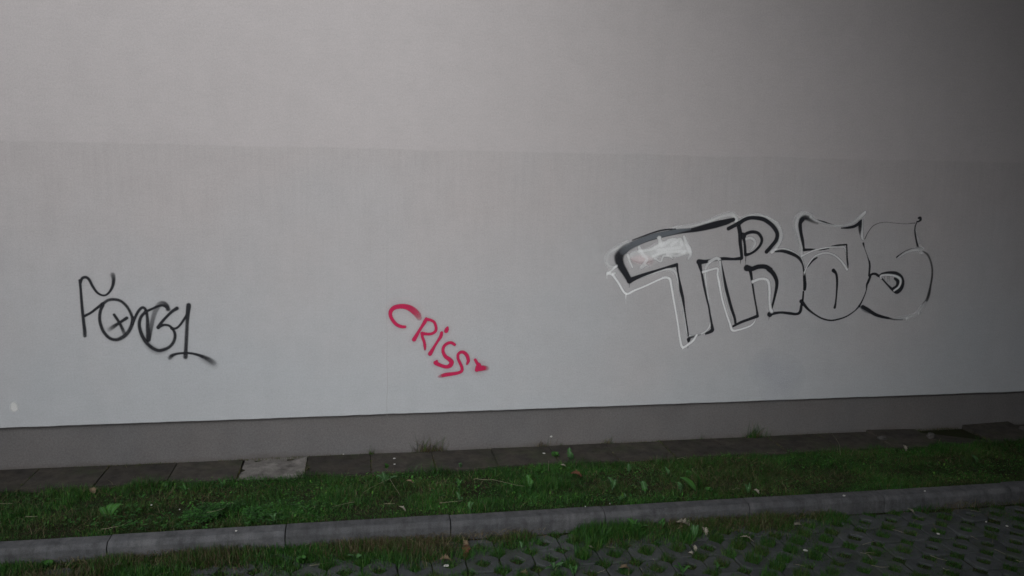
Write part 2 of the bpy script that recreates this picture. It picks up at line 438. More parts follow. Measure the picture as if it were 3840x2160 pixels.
for cx, cy in cells:
    o = bpy.data.objects.new('paving_stone', pms[random.randrange(12)])
    o.location = (cx+random.uniform(-.002, .002), cy+random.uniform(-.002, .002), random.uniform(-.009, .003)-0.004*max(0, 0.3-(cy+YB)*-1))
    o.rotation_euler = (random.uniform(-.03, .03), random.uniform(-.03, .03), random.choice((0, .5, 1, 1.5))*math.pi+random.uniform(-.012, .012))
    link(o, paving)
    holes += [(cx, cy), (cx-.1, cy-.1), (cx+.1, cy+.1)]
mesh_ob('paving_soil', [(-6, -3.6, Z_PAVE-0.016), (8, -3.6, Z_PAVE-0.016), (8, -YB-0.06, Z_PAVE-0.016), (-6, -YB-0.06, Z_PAVE-0.016)], [(0, 1, 2, 3)], M['soil'])
bpy.data.objects['paving_soil']['kind'] = 'structure'
# ================================================================== graffiti
# Each letter is a thin film of paint on the wall: strokes sampled into a fine mesh with paint colour and cover per vertex.
BLACK, GREY, WHITE, RED, PINK = (0.018, 0.019, 0.024), (0.135, 0.150, 0.170), (0.80, 0.815, 0.83), (0.47, 0.014, 0.078), (0.72, 0.50, 0.52)
SOFT = (0.045, 0.045, 0.050)
ZM = {1: (240, 980, 640/2108), 2: (1400, 1100, 480/1987), 3: (2240, 780, 660/1708), 4: (2860, 760, 680/1895)}
def zp(z, *pts):
    """points read off an enlargement of the photo: (x, y, width[, cover]) -> photo pixels"""
    ox, oy, s = ZM[z]; out = []; a = 1.0; w = 20
    for p in pts:
        if len(p) > 2: w = p[2]
        a = p[3] if len(p) > 3 else 1.0
        out.append((ox+p[0]*s, oy+p[1]*s, w*s, a))
    return out
WIDEN = 1.0
def spline(pts, step=2.2):
    P = np.array(pts, float)
    if len(P) < 3:
        n = max(2, int(np.hypot(*(P[1, :2]-P[0, :2]))/step)); t = np.linspace(0, 1, n)[:, None]
        return P[0]*(1-t)+P[1]*t
    E = np.vstack([2*P[0]-P[1], P, 2*P[-1]-P[-2]]); out = []
    for i in range(1, len(E)-2):
        p0, p1, p2, p3 = E[i-1:i+3]
        n = max(2, int(np.hypot(*(p2[:2]-p1[:2]))/step)); t = np.linspace(0, 1, n, endpoint=False)[:, None]
        q = 0.5*((2*p1)+(p2-p0)*t+(2*p0-5*p1+4*p2-p3)*t*t+(3*p1-p0-3*p2+p3)*t**3)
        q[:, 2:] = p1[2:]*(1-t)+p2[2:]*t
        out.append(q)
    out.append(P[-1:]); return np.vstack(out)
def film(name, strokes, parent, off, label=None, step=0.0034):
    """strokes: (points in photo pixels, colour, softness)"""
    S = []
    for pts, col, soft in strokes:
        pts = [(u, v, w*WIDEN, a) for u, v, w, a in pts]
        q = spline(pts)
        wpt = np.array([hit(u, v) for u, v, _, _ in q])
        pxm = np.array([np.hypot(*(hit(u+1, v)-hit(u, v))[[0, 2]]) for u, v, _, _ in q[::8]]).mean()
        S.append((wpt[:, 0], wpt[:, 2], np.maximum(q[:, 2]*pxm*0.5, 0.0018), np.clip(q[:, 3], 0, 1), np.array(col), soft))
    lo = np.array([min((s[0]-s[2]*(1+s[5])).min() for s in S), min((s[1]-s[2]*(1+s[5])).min() for s in S)])-0.02
    hi = np.array([max((s[0]+s[2]*(1+s[5])).max() for s in S), max((s[1]+s[2]*(1+s[5])).max() for s in S)])+0.02
    nx, nz = int((hi[0]-lo[0])/step)+2, int((hi[1]-lo[1])/step)+2
    X = lo[0]+np.arange(nx)*step; Z = lo[1]+np.arange(nz)*step
    C = np.zeros((nz, nx, 3)); A = np.zeros((nz, nx))
    for sx, sz, r, a, col, soft in S:
        cov = np.zeros((nz, nx))
        for k in range(len(sx)):
            R = r[k]*(1+soft)
            i0, i1 = np.searchsorted(X, (sx[k]-R, sx[k]+R)); j0, j1 = np.searchsorted(Z, (sz[k]-R, sz[k]+R))
            if i0 == i1 or j0 == j1: continue
            d = np.hypot(X[None, i0:i1]-sx[k], Z[j0:j1, None]-sz[k])
            t = np.clip((R-d)/(R-r[k]*max(0.0, 1-soft*1.1)), 0, 1); t = t*t*(3-2*t)*a[k]
            np.maximum(cov[j0:j1, i0:i1], t, out=cov[j0:j1, i0:i1])
        na = cov+A*(1-cov)
        C = np.where(na[..., None] > 1e-5, (col*cov[..., None]+C*(A*(1-cov))[..., None])/np.maximum(na, 1e-5)[..., None], C)
        A = na
    keep = A > 0.025
    cell = keep[:-1, :-1] | keep[1:, :-1] | keep[:-1, 1:] | keep[1:, 1:]
    jj, ii = np.nonzero(cell)
    quad = np.stack([jj*nx+ii, jj*nx+ii+1, (jj+1)*nx+ii+1, (jj+1)*nx+ii], 1)
    used, inv = np.unique(quad, return_inverse=True); inv = inv.reshape(-1, 4)
    UX = X[used % nx]; UZ = Z[used//nx]
    co = np.stack([UX, np.full(len(UX), -off), UZ], 1)
    CC = C.reshape(-1, 3)[used]; AA = A.ravel()[used]
    # empty rim vertices take the colour of the stroke colour so that edges do not fade through black
    bad = AA < 1e-4; CC[bad] = S[0][4] if len(S) else 0
    me = big_mesh(name, co, inv.ravel(), np.arange(len(inv))*4, M['paint'], np.hstack([CC, AA[:, None]]), 'paint')
    o = bpy.data.objects.new(name, me); link(o)
    part_of(o, parent)
    if label: o['label'] = label
    return o
def graffito(label, u, v):
    p = hit(u, v); e = empty('graffiti', (p[0], 0.0, p[2])); return tag(e, label, 'graffiti')

# --- black one-line tag on the left
g = graffito('thin black spray tag with a crossed letter O, on the wall at left', 560, 1250)
s = 0.42; WIDEN = 1.12
def B(*p): return (zp(1, *p), SOFT if False else BLACK, s)
film('letter', [B((195,235,30),(205,330,28),(222,550,32),(243,750,36,.95),(256,860,40,.9),(258,920,40,.75)),
    B((205,262,28),(225,210,32),(270,197,34),(310,225,32),(350,300,30),(405,380,28),(470,418,24),(525,412,24),(575,360,28),(605,290,34),(612,220,42,.8),(602,165,54,.45)),
    B((255,675,30),(330,635,28),(410,575,30),(475,525,36))], g, 0.0011)
film('letter', [B((475,530,34,.9),(540,482,36,.75),(620,470,34,.85),(700,490,34,.85),(770,550,34,.8),(825,640,34,.8),(846,720,36,.9),(832,800,42,.9),(780,890,44,.85),(710,945,46,.85),(640,968,38,.9),(560,945,38,.9),(490,870,38,.9),(450,770,36,.9),(440,690,34,.9),(450,610,34,.9),(480,545,36,.95)),
    B((620,660,32),(680,750,32),(720,830,38,.8),(742,885,44,.45)), B((775,700,38),(690,755,32),(620,800,44,.7),(560,842,56,.2))], g, 0.0014)
film('letter', [B((845,765,36),(870,710,32),(910,630,32),(950,580,32),(985,572,32),(1015,610,30),(1030,700,34,.9),(1035,830,44,.9),(1042,970,46)),
    B((1050,960,40,.9),(1075,820,44,.55),(1105,680,50,.42),(1140,590,56,.38),(1180,530,58,.4),(1230,515,48,.6),(1270,545,44,.8),(1285,590,48,.8)),
    B((1010,620,32),(1080,590,28),(1160,555,27),(1220,545,28),(1275,568,36))], g, 0.0017)
film('letter', [B((1010,620,34),(950,690,34),(930,780,36),(955,890,40),(1010,990,42,.95),(1080,1060,40,.9),(1160,1098,38,.9),(1230,1090,38,.9),(1310,1050,36,.85),(1360,980,36,.85),(1371,900,34,.9),(1345,840,30),(1300,795,28),(1240,785,28),(1190,800,34),(1165,815,40)),
    B((1165,815,40),(1200,760,34),(1270,680,30),(1340,615,34),(1395,580,42)),
    (zp(1, (955,890,60,.12),(1010,990,70,.2),(1080,1070,72,.25),(1160,1112,66,.25),(1250,1095,56,.2)), BLACK, .9)], g, 0.0020)
film('letter', [B((1330,830,28),(1385,825,26),(1430,790,26),(1480,720,28),(1518,655,30),(1538,560,46)), B((1540,540,50),(1530,650,42,.95),(1520,780,38,.8),(1512,950,40,.78),(1505,1080,40,.85),(1500,1180,50,.8))], g, 0.0023)
film('underline', [B((1308,1192,48,.45),(1332,1165,42,.9),(1400,1140,27,.95),(1500,1132,25),(1600,1140,27),(1700,1170,38,.85),(1780,1205,54,.6),(1850,1250,66,.25)),
    (zp(1, (1700,1190,50,.2),(1790,1240,70,.25),(1860,1290,70,.12)), BLACK, .9)], g, 0.0026)

# --- red tag in the middle
g = graffito('small red spray tag slanting down to the right, in the middle of the wall', 1640, 1280)
def Rd(*p):
    pts = zp(2, *p); return [(([(u, v, w*2.1, a*.09) for u, v, w, a in pts]), RED, .9), (pts, RED, .15)]
def redletter(off, *ss):
    st = [x for k in ss for x in Rd(*k)]
    film('letter' if off < .003 else 'flourish', sorted(st, key=lambda q: -q[2]), g, off)
redletter(.0011, [(490,520,40),(440,518,46),(370,490,47),(310,430,46),(268,350,48),(270,280,54),(320,225,60),(400,203,64),(490,205,72,.92),(570,232,86,.78),(640,282,96,.66),(690,335,92,.48),(712,380,76,.25)])
redletter(.0014, [(820,392,36),(800,440,52),(750,520,40),(700,600,42),(660,670,52),(632,716,58)], [(830,405,44),(890,415,38),(945,450,38),(972,520,38),(965,585,40),(910,625,40),(840,632,40),(760,622,46)], [(755,620,42),(762,680,38),(788,750,38),(800,820,40),(802,872,26,.75)])
redletter(.0017, [(1060,612,42),(1045,670,48),(1000,740,36),(950,820,36),(912,885,48),(880,938,58)], [(1152,528,28),(1140,560,56),(1130,585,56)])
redletter(.0020, [(1262,796,38),(1215,768,42),(1160,772,42),(1105,810,42),(1080,870,42),(1090,930,44),(1125,985,52),(1175,1020,58),(1214,1068,62),(1190,1120,62),(1130,1140,50),(1050,1120,48),(985,1090,56),(962,1075,52)], [(965,1080,50),(985,1050,32)])
redletter(.0023, [(1455,1095,30),(1474,1040,46),(1450,960,50),(1400,915,46),(1350,915,42),(1315,950,38),(1315,1010,38),(1345,1080,40),(1375,1150,40),(1370,1205,42),(1310,1235,44),(1220,1250,50),(1130,1262,58,.92),(1060,1280,52,.5),(1010,1296,28,.2)])
redletter(.0032, [(1580,1030,38),(1612,1085,42),(1636,1110,58),(1625,1150,74),(1605,1185,56)], [(1630,1165,78),(1680,1160,76,.9),(1730,1158,72,.5),(1765,1165,60,.18)])

# --- large outline piece on the right: black outlines with white offset lines
g = graffito('large four-letter outline piece in black and white spray paint at right', 2890, 1060)
WIDEN = 1.28
K = lambda z, *p: (zp(z, *p), BLACK, .20)
W = lambda z, *p: ([(u, v, w*1.0, a*.86) for u, v, w, a in zp(z, *p)], WHITE, .5)
WS = lambda z, *p: ([(u, v, w*1.35, a*.9) for u, v, w, a in zp(z, *p)], WHITE, .85)
def drip(z, x, y, l, w=6, col=BLACK): return (zp(z, (x, y, w), (x-1, y+l*.6, w*.8), (x-2, y+l, w*.5)), col, .2)
film('letter', [
    WS(3,(180,572,14,.5),(112,560,22,.45),(88,500,26,.4),(112,440,26,.4),(200,385,26,.5),(300,335,22,.5)),
    WS(3,(740,195,18,.5),(900,175,18,.5),(1050,140,20,.6),(1180,90,24,.6),(1290,65,30,.6),(1330,85,30,.7),(1350,125,32,.75)),
    W(3,(400,684,10,.6),(560,628,14,.7),(680,595,20,.7),(740,608,26,.6),(772,660,22,.6),(790,780,12,.5),(820,930,12,.5),(850,1100,12,.6),(880,1230,18,.7),(960,1235,18,.75),(1050,1197,14,.8),(1095,1130,18,.85),(1100,1040,14,.8),(1085,940,12,.7),(1066,800,14,.6),(1050,680,18,.7),(1050,585,22,.65),(1090,522,26,.7)),
    (zp(3,(320,345,30,.2),(260,400,60,.55),(212,470,70,.85),(222,545,58,.95),(265,620,46),(300,680,42),(312,708,38)), BLACK, .3),
    K(3,(1320,112,30),(1250,135,42),(1150,160,50),(1050,185,46),(960,207,36),(880,221,28),(790,237,22),(700,259,17),(600,286,12,.95),(500,317,9,.9),(400,352,11,.9),(320,388,16,.8),(270,425,26,.7)),
    (zp(3,(900,206,16,.6),(820,217,26,.85),(740,233,36,.9),(620,259,42,.9),(500,290,42,.9),(400,330,44,.85),(310,375,50,.7),(250,420,50,.45)), GREY, .35),
    K(3,(760,203,10,.9),(640,213,12,.9),(540,239,12,.85),(440,275,11,.75),(340,312,11,.6)),
    K(3,(312,705,40),(380,675,30),(460,645,24),(560,612,18),(660,580,16),(730,562,24),(768,552,26)),
    K(3,(772,545,18),(780,620,14),(795,700,14),(812,800,26),(830,880,22),(845,980,13),(860,1080,11),(875,1180,12),(882,1240,12)),
    K(3,(886,1275,28),(884,1310,8)), (zp(3,(890,1262,18,.9),(930,1247,16,.8),(1000,1226,12,.5)), BLACK, .4), K(3,(1055,1217,18),(1090,1203,24),(1112,1188,30)),
    K(3,(1118,1180,26),(1108,1120,18),(1095,1040,15),(1080,950,14),(1060,870,15),(1040,780,17),(1025,700,18),(1010,620,16),(992,545,30)),
    K(3,(985,522,38),(1050,520,26),(1120,505,20),(1220,492,24),(1320,495,18),(1395,488,26)),
    K(3,(1402,485,22),(1396,420,24),(1386,330,26),(1384,240,32),(1368,165,30)), K(3,(1272,200,28,.9),(1320,175,28),(1372,148,32)),
    W(3,(95,642,18,.85),(140,605,18,.8),(185,562,20,.7)), W(3,(98,628,24,.8),(132,640,24,.8),(172,632,20,.7)),
    W(3,(150,650,22),(200,720,18),(275,830,20),(360,800,18),(480,750,16),(600,695,16),(660,675,20),(700,688,22),(715,740,20),(735,860,18),(760,1000,16),(785,1150,16),(800,1260,18),(825,1350,22),(880,1325,20),(930,1285,20),(965,1232,13)),
    W(3,(1090,522,24,.75),(1150,490,26,.8),(1184,502,22,.85),(1192,560,20,.8)),
    drip(3,93,640,75,6,WHITE), drip(3,278,830,100,7,WHITE), drip(3,830,1350,26,8,WHITE), drip(3,310,720,52), drip(3,1390,490,52), drip(3,880,1345,14,5), drip(3,1052,1215,16)],
    g, 0.0011)
scr = [(zp(3,(345,460,60,.5),(430,470,90,.6),(520,450,90,.65),(600,400,96,.75),(700,380,110,.75),(790,375,110,.75),(870,410,70,.7)), WHITE, .4),
       (zp(3,(350,500,46,.25),(430,500,70,.32),(510,515,56,.22)), PINK, .6),
       W(3,(292,455,20,.7),(315,520,18,.7),(340,575,18,.7)), W(3,(405,385,28,.8),(440,450,26,.8),(480,500,20,.6),(425,578,26,.6),(470,555,22,.6),(500,570,14,.5)),
       W(3,(600,290,32,.8),(625,360,30,.8),(700,315,24,.8),(760,310,26,.7),(720,360,22,.7),(800,300,22,.7),(820,360,22,.7)),
       W(3,(840,275,20,.8),(860,330,24,.8),(890,400,30,.8),(905,450,24,.8),(880,495,18,.6)),
       W(3,(400,420,20,.7),(520,400,20,.7),(590,370,24,.7),(640,340,24,.7)), W(3,(540,470,20,.7),(640,430,24,.7),(760,425,24,.7),(850,420,24,.7)),
       W(3,(560,490,16,.6),(615,520,18,.7),(640,470,18,.7),(700,470,18,.7),(730,492,12,.6)), W(3,(680,450,22,.7),(770,465,24,.7),(840,440,24,.7)), W(3,(590,410,24,.7),(700,395,22,.7),(800,385,22,.7))]
film('scribble', scr, g, 0.0014, 'white scribble with a pink smudge inside the first letter')
film('letter', [
    (zp(3,(1380,120,16,.5),(1450,80,20,.5),(1560,66,24,.5))+zp(4,(20,145,24,.5),(80,175,30,.5),(150,230,32,.5),(190,310,34,.5),(185,390,34,.5),(140,470,30,.55),(95,515,34,.65)), WHITE, .55),
    W(4,(130,490,12,.6),(220,480,14,.75),(310,510,16,.75),(380,560,18,.75),(408,600,22,.75),(432,690,20,.7)),
    W(3,(1440,302,24,.6),(1490,290,24,.6),(1530,330,22,.6),(1515,380,22,.55),(1480,415,14,.5)),
    (zp(3,(1372,150,30),(1430,112,28),(1500,94,26),(1600,106,30))+zp(4,(60,205,32),(110,250,32),(150,320,32),(140,390,32),(90,455,30),(40,512,32)), BLACK, .2),
    K(3,(1420,275,34),(1440,250,22),(1500,232,24),(1560,245,22),(1595,300,22),(1580,360,20),(1530,415,18),(1480,445,18),(1440,455,24)),
    K(3,(1412,258,30),(1428,340,18),(1436,450,22)),
    K(4,(130,511,11),(200,505,22),(270,520,28),(340,550,26),(385,585,24),(415,640,14),(428,700,14),(435,780,24),(440,860,28),(437,905,24)),
    K(4,(425,930,13),(418,1010,16),(405,1070,22),(390,1140,24),(350,1163,20),(270,1155,22),(180,1148,18),(75,1165,26)), K(4,(72,1166,40),(76,1170,38)),
    (zp(3,(1450,582,46),(1500,590,34),(1560,570,32),(1630,570,32),(1680,600,34))+zp(4,(60,692,36),(110,740,34),(143,810,30),(145,880,26),(125,980,20),(105,1060,18),(95,1100,15)), BLACK, .2),
    K(3,(1192,515,18),(1210,600,20),(1230,700,24),(1265,840,22),(1300,970,22),(1330,1060,20),(1340,1118,18)),
    K(3,(1312,1150,15),(1390,1110,20),(1470,1080,20),(1550,1050,24)), K(3,(1555,1050,20),(1545,980,13),(1525,870,13),(1505,740,14),(1490,640,22),(1478,592,26)),
    W(3,(1028,620,22,.9),(1100,600,18,.9),(1165,588,18,.9),(1166,650,18,.9),(1180,720,18),(1210,880,16),(1250,1020,16),(1285,1120,18),(1310,1186,22),(1380,1180,16),(1480,1145,16),(1520,1110,15,.9),(1536,1078,10,.8)),
    W(3,(1190,520,16,.7),(1205,640,14,.6),(1230,800,12,.55),(1270,960,12,.5),(1300,1080,12,.5)),
    W(3,(1508,715,24,.9),(1570,690,20,.9),(1630,690,20,.9),(1660,720,24,.9),(1670,800,22,.9),(1670,900,20,.9),(1678,980,24,.9),(1692,1002,26,.9)),
    drip(3,1440,460,90), drip(4,66,1175,50)], g, 0.0017)
WIDEN = 1.08
film('letter', [
    WS(4,(500,140,28,.5),(420,120,36,.5),(365,160,40,.5),(350,240,38,.5),(375,350,34,.5),(400,450,26,.55),(405,540,26,.65)),
    K(4,(432,500,16),(416,400,30),(396,300,32),(391,220,36),(412,175,42,.95)),
    (zp(4,(405,180,44,.9),(445,155,46,.9),(510,180,42,.55),(570,212,26,.35)), BLACK, .5),
    K(4,(570,180,9),(640,205,20),(720,230,14),(800,250,10,.6)), K(4,(820,266,10,.9),(900,260,22),(960,245,28),(1008,212,30),(1030,185,16)),
    (zp(4,(1020,210,40,.95),(1015,270,32,.75),(1026,345,20,.8)), BLACK, .4),
    W(4,(500,150,24,.5),(560,190,26,.5),(660,222,14,.5),(760,242,18,.6),(850,236,24,.5),(930,216,28,.5),(1000,165,36,.6),(1050,120,36,.75),(1070,100,28,.75)),
    W(4,(1046,180,16,.6),(1043,260,18,.6),(1036,350,32,.75),(1050,392,14,.7)),
    K(4,(430,493,26),(490,490,20),(545,488,12)), K(4,(560,492,12),(620,488,14),(690,479,9)), K(4,(720,455,10),(790,445,16),(874,438,15)), K(4,(876,440,14),(879,500,14),(881,580,16),(888,640,16),(891,682,8)),
    K(4,(450,690,12),(480,650,20),(520,605,19),(565,575,16,.7)),
    W(4,(405,560,18,.8),(480,522,16,.85),(560,492,13,.9),(680,468,12,.85),(780,466,20,.6),(852,468,18,.7),(866,540,10,.4)),
    W(4,(436,730,18,.8),(468,655,13,.8),(530,572,16,.8),(600,536,20,.8),(670,525,20,.75),(740,545,20,.75),(800,590,18,.8),(850,650,22,.85),(880,700,24,.9)),
    K(4,(738,708,34),(765,740,22),(776,800,22),(775,880,18),(770,960,15),(762,1040,16),(752,1095,24)),
    K(4,(1050,425,18),(1065,480,7,.8),(1090,550,9,.55),(1108,605,12,.9)), K(4,(1112,612,16),(1118,660,18),(1110,760,18)),
    K(4,(1122,775,22),(1100,830,24),(1087,860,18),(1080,920,10,.9),(1050,1000,12,.95),(1010,1075,18),(960,1130,11),(880,1185,13),(800,1215,15,.95),(710,1230,15,.95),(620,1210,15,.95),(540,1165,15),(470,1110,22),(420,1050,30),(400,1030,34)),
    drip(4,432,735,22,7,WHITE)], g, 0.0020)
film('letter', [
    WS(4,(1640,430,12,.35),(1600,300,10,.3),(1590,240,10,.3)),
    K(4,(1065,380,8,.85),(1100,310,7,.8),(1150,245,7,.75),(1220,212,7,.6),(1300,205,7,.5),(1400,215,7,.5),(1500,220,7,.5),(1590,212,9,.7)),
    K(4,(1612,200,14),(1628,196,14),(1648,180,22),(1645,160,26),(1630,160,20)),
    K(4,(1612,195,10),(1590,260,12),(1592,320,16),(1605,400,16),(1625,478,20)), K(4,(1600,480,7,.8),(1560,480,7,.85),(1490,505,7,.9),(1430,545,9),(1400,570,15)),
    WS(4,(1405,582,8,.6),(1500,522,12,.6),(1570,497,20,.6),(1650,492,40,.5),(1662,525,20,.5)),
    (zp(4,(1670,505,10,.6),(1720,540,18,.6),(1750,600,18,.6),(1770,690,18,.7),(1768,780,18,.8),(1752,870,20,.8),(1736,950,28,.85),(1712,1018,28,.7),(1670,1060,18,.4)), SOFT, .45),
    WS(4,(1700,1040,18,.35),(1660,1095,30,.4),(1620,1150,30,.5),(1560,1186,26,.5),(1480,1202,26,.5),(1380,1216,16,.4)),
    (zp(4,(1010,1080,20,.6),(1060,1122,26,.45),(1120,1152,20,.4)), GREY, .5),
    K(4,(1044,1088,34),(1100,1120,34,.95),(1170,1165,30),(1240,1190,26),(1310,1205,20)), (zp(4,(1310,1205,18,.9),(1380,1220,13,.65),(1460,1222,11,.5)), BLACK, .4),
    K(4,(1117,765,22),(1145,745,20),(1180,745,22),(1215,765,24),(1250,745,24),(1320,735,32),(1390,742,38),(1440,777,38),(1458,830,40),(1445,890,42),(1405,930,40),(1362,912,26),(1310,865,16),(1260,810,14),(1222,770,16)),
    K(4,(1382,792,24),(1410,820,32),(1402,870,30),(1360,895,20)),
    W(4,(1235,792,14,.9),(1236,764,18,.95),(1300,755,18),(1380,765,20),(1430,792,22),(1440,830,20),(1420,880,18),(1372,918,16)),
    drip(4,1270,775,55,5), drip(4,1308,770,55,6), drip(4,1325,770,50,5), drip(4,1630,1150,30,6,WHITE), drip(4,1500,1200,50,6,WHITE), drip(4,1515,1200,40,5,WHITE)], g, 0.0023)

WIDEN = 1.0
for (u, v, pts, colr, soft, lab) in [
    (53, 1528, [(52, 1520, 26, .6), (54, 1532, 28, .6)], (0.78, 0.78, 0.77), .25, 'faint pale round paint spot low on the wall at the far left'),
    (2225, 960, [(2215, 950, 60, .12), (2230, 985, 70, .12)], WHITE, .8, 'very faint pale smudge on the wall left of the large outline piece'),
    (2920, 1420, [(2880, 1380, 110, .10), (2940, 1420, 120, .12), (2900, 1455, 90, .08)], (0.52, 0.55, 0.66), .9, 'faint bluish overpainted patch below the large outline piece')]:
    p = hit(u, v); e = empty('paint_spot', (p[0], 0, p[2])); tag(e, lab, 'paint spot'); film('paint_film', [(pts, colr, soft)], e, 0.0008, step=.006)
# ================================================================== grass (stuff: nobody could count the blades)
def blades(name, mat, x, y, z, length, width, lean, az, tint, kind='stuff', cut_y=None):
    n_ = len(x)
    t = np.array([0., .38, .72, 1.]); wf = np.array([1., .85, .55, 0.])
    up = np.sqrt(np.clip(1-np.clip(lean, 0, .96)**2, .08, 1))
    ax, ay = np.cos(az), np.sin(az)
    tw = az+np.pi/2+rng.uniform(-.9, .9, n_)
    px_, py_ = np.cos(tw), np.sin(tw)
    co = np.zeros((n_, 7, 3)); k = 0
    for q in range(4):
        h_ = length*t[q]*(up*(1-.35*lean*t[q])); o_ = length*lean*(t[q]**1.7)
        cx = x+ax*o_; cy = y+ay*o_; cz = z+h_
        if q < 3:
            w_ = width*wf[q]*.5
            co[:, k] = np.stack([cx-px_*w_, cy-py_*w_, cz], 1); co[:, k+1] = np.stack([cx+px_*w_, cy+py_*w_, cz], 1); k += 2
        else: co[:, k] = np.stack([cx, cy, cz], 1)
    base = np.arange(n_)[:, None]*7
    loops = np.concatenate([base+np.array([[0, 1, 3, 2]]), base+np.array([[2, 3, 5, 4]]), base+np.array([[4, 5, 6]])], 1)
    starts = (np.arange(n_)[:, None]*11+np.array([[0, 4, 8]])).ravel()
    col = np.ones((n_, 7, 4)); col[:, :, :3] = tint[:, None, :]
    me = big_mesh(name, co.reshape(-1, 3), loops.ravel(), starts, mat, col.reshape(-1, 4))
    o = bpy.data.objects.new(name, me); link(o); o['kind'] = kind
    return o
GREENS = np.array([(0.025, 0.096, 0.013), (0.033, 0.114, 0.016), (0.017, 0.068, 0.010), (0.050, 0.122, 0.017), (0.021, 0.086, 0.016)])
OLIVE = np.array([(0.046, 0.080, 0.017), (0.064, 0.078, 0.024), (0.036, 0.072, 0.016)])
DRY = np.array([(0.150, 0.125, 0.068), (0.110, 0.078, 0.042), (0.19, 0.168, 0.10), (0.075, 0.050, 0.029)])
def tints(n_, dry, dry_set=OLIVE):
    c = GREENS[rng.integers(0, len(GREENS), n_)].copy()
    m_ = rng.random(n_) < dry; c[m_] = dry_set[rng.integers(0, len(dry_set), m_.sum())]
    return c*rng.uniform(.6, 1.22, (n_, 1))

def in_view(x, y, z, mx=120):
    d = np.stack([x, y, z], 1)-ORIGIN; zc = d@AX_W
    u = 1920+F_PX*(d@AX_R)/zc; v = 1080-F_PX*(d@AX_U)/zc
    return (u > -mx-250) & (u < 3840+mx+250) & (v < 2160+220)

# verge
N = 300000
x = rng.uniform(-3.6, 7.2, N); y = rng.uniform(-YB+.003, -0.33, N)
edge = -0.385+0.035*(vnoise(x*3, x*0, 8)-.5)*2+0.02*(vnoise(x*14, x*0, 9)-.5)*2
dens = 0.36+0.64*vnoise(x*2.6, y*2.6, 10); dens *= 0.42+0.58*vnoise(x*9, y*9, 12)*1.6
keep = (y < edge) & (rng.random(N) < np.clip(dens, .2, 1)) & in_view(x, y, -.1+0*x)
x, y = x[keep], y[keep]; n_ = len(x); z = lawn_z(x, y)-.004
near_kerb = np.clip((y+YB)/.10, 0, 1); far = np.clip((y+.75)/.35, 0, 1)
clump = vnoise(x*5, y*5, 14)
L = (.016+.068*clump**1.8+.036*far*vnoise(x*8, y*8, 15))*rng.uniform(.55, 1.35, n_)*(.5+.5*near_kerb)
dryp = np.clip((vnoise(x*1.7, y*2.4, 16)-.38)*1.5, .03, .6)*(1-.65*far)+.10*(1-near_kerb)
lean = np.clip(rng.beta(2.2, 1.7, n_)*1.0, .08, .95)*(.6+.4*near_kerb)
az = rng.uniform(0, 2*np.pi, n_)
t_ = tints(n_, 0); m_ = rng.random(n_) < dryp; t_[m_] = OLIVE[rng.integers(0, 3, m_.sum())]*rng.uniform(.6, 1.2, (m_.sum(), 1))
m_ = rng.random(n_) < .022+.03*dryp; t_[m_] = DRY[rng.integers(0, 4, m_.sum())]*rng.uniform(.7, 1.1, (m_.sum(), 1))
t_ *= (.62+.66*vnoise(x*4.5, y*4.5, 17))[:, None]
blades('verge_grass', M['blade'], x, y, z, L, rng.uniform(.0018, .0044, n_), lean, az, t_)

# moss and dry thatch between the blades
N = 16000
x = rng.uniform(-3.4, 7, N); y = rng.uniform(-YB+.02, -.42, N); k_ = (rng.random(N) < np.clip((vnoise(x*1.7, y*2.4, 16)-.3)*1.6, .02, .8)) & in_view(x, y, -.1+0*x)
x, y = x[k_], y[k_]; n_ = len(x)
blades('dry_thatch', M['thatch'], x, y, lawn_z(x, y)+rng.uniform(.0, .035, n_), rng.uniform(.04, .11, n_), rng.uniform(.0016, .003, n_), rng.uniform(.85, .97, n_), rng.uniform(0, 6.3, n_),
       DRY[rng.integers(0, 4, n_)]*rng.uniform(.35, .8, (n_, 1)))

# overgrown strip at the foot of the kerb: dense at left, thinning to tufts
N = 230000
x = rng.uniform(-3.0, 6.2, N); y = rng.uniform(-2.35, -YB-.062, N)
reach = .33+.09*(vnoise(x*2.2, x*0, 20)-.5)*2-.055*np.clip(x-.6, -2, 4)+.14*np.clip(-x+.2, 0, 2)
dd = (-YB-.062-y)/np.maximum(reach, .05)
patch = vnoise(x*4.2, y*5.5, 21)
k_ = (rng.random(N) < np.clip(1.25-dd, 0, 1)*np.clip((patch-.16)*2.3, .12, 1)*np.where(x > 3.3, .55, 1)) & in_view(x, y, -.1+0*x)
x, y, patch = x[k_], y[k_], patch[k_]; n_ = len(x)
dp = np.clip((vnoise(x*2.4, y*4, 22)-.26)*2.1, .08, .9)*np.where(x < 1.6, 1.0, .75)
t_ = tints(n_, 0); m_ = rng.random(n_) < dp
t_[m_] = np.where(rng.random((m_.sum(), 1)) < .42, OLIVE[rng.integers(0, 3, m_.sum())], DRY[rng.integers(0, 4, m_.sum())]*.72)*rng.uniform(.6, 1.15, (m_.sum(), 1))
L = (.020+.070*np.clip(patch-.3, 0, 1)*1.5)*rng.uniform(.55, 1.45, n_)
blades('kerb_foot_grass', M['blade'], x, y, np.full(n_, Z_PAVE-.008), L, rng.uniform(.002, .0042, n_), np.clip(rng.beta(2, 1.8, n_), .1, .95), rng.uniform(0, 6.3, n_), t_*1.0)

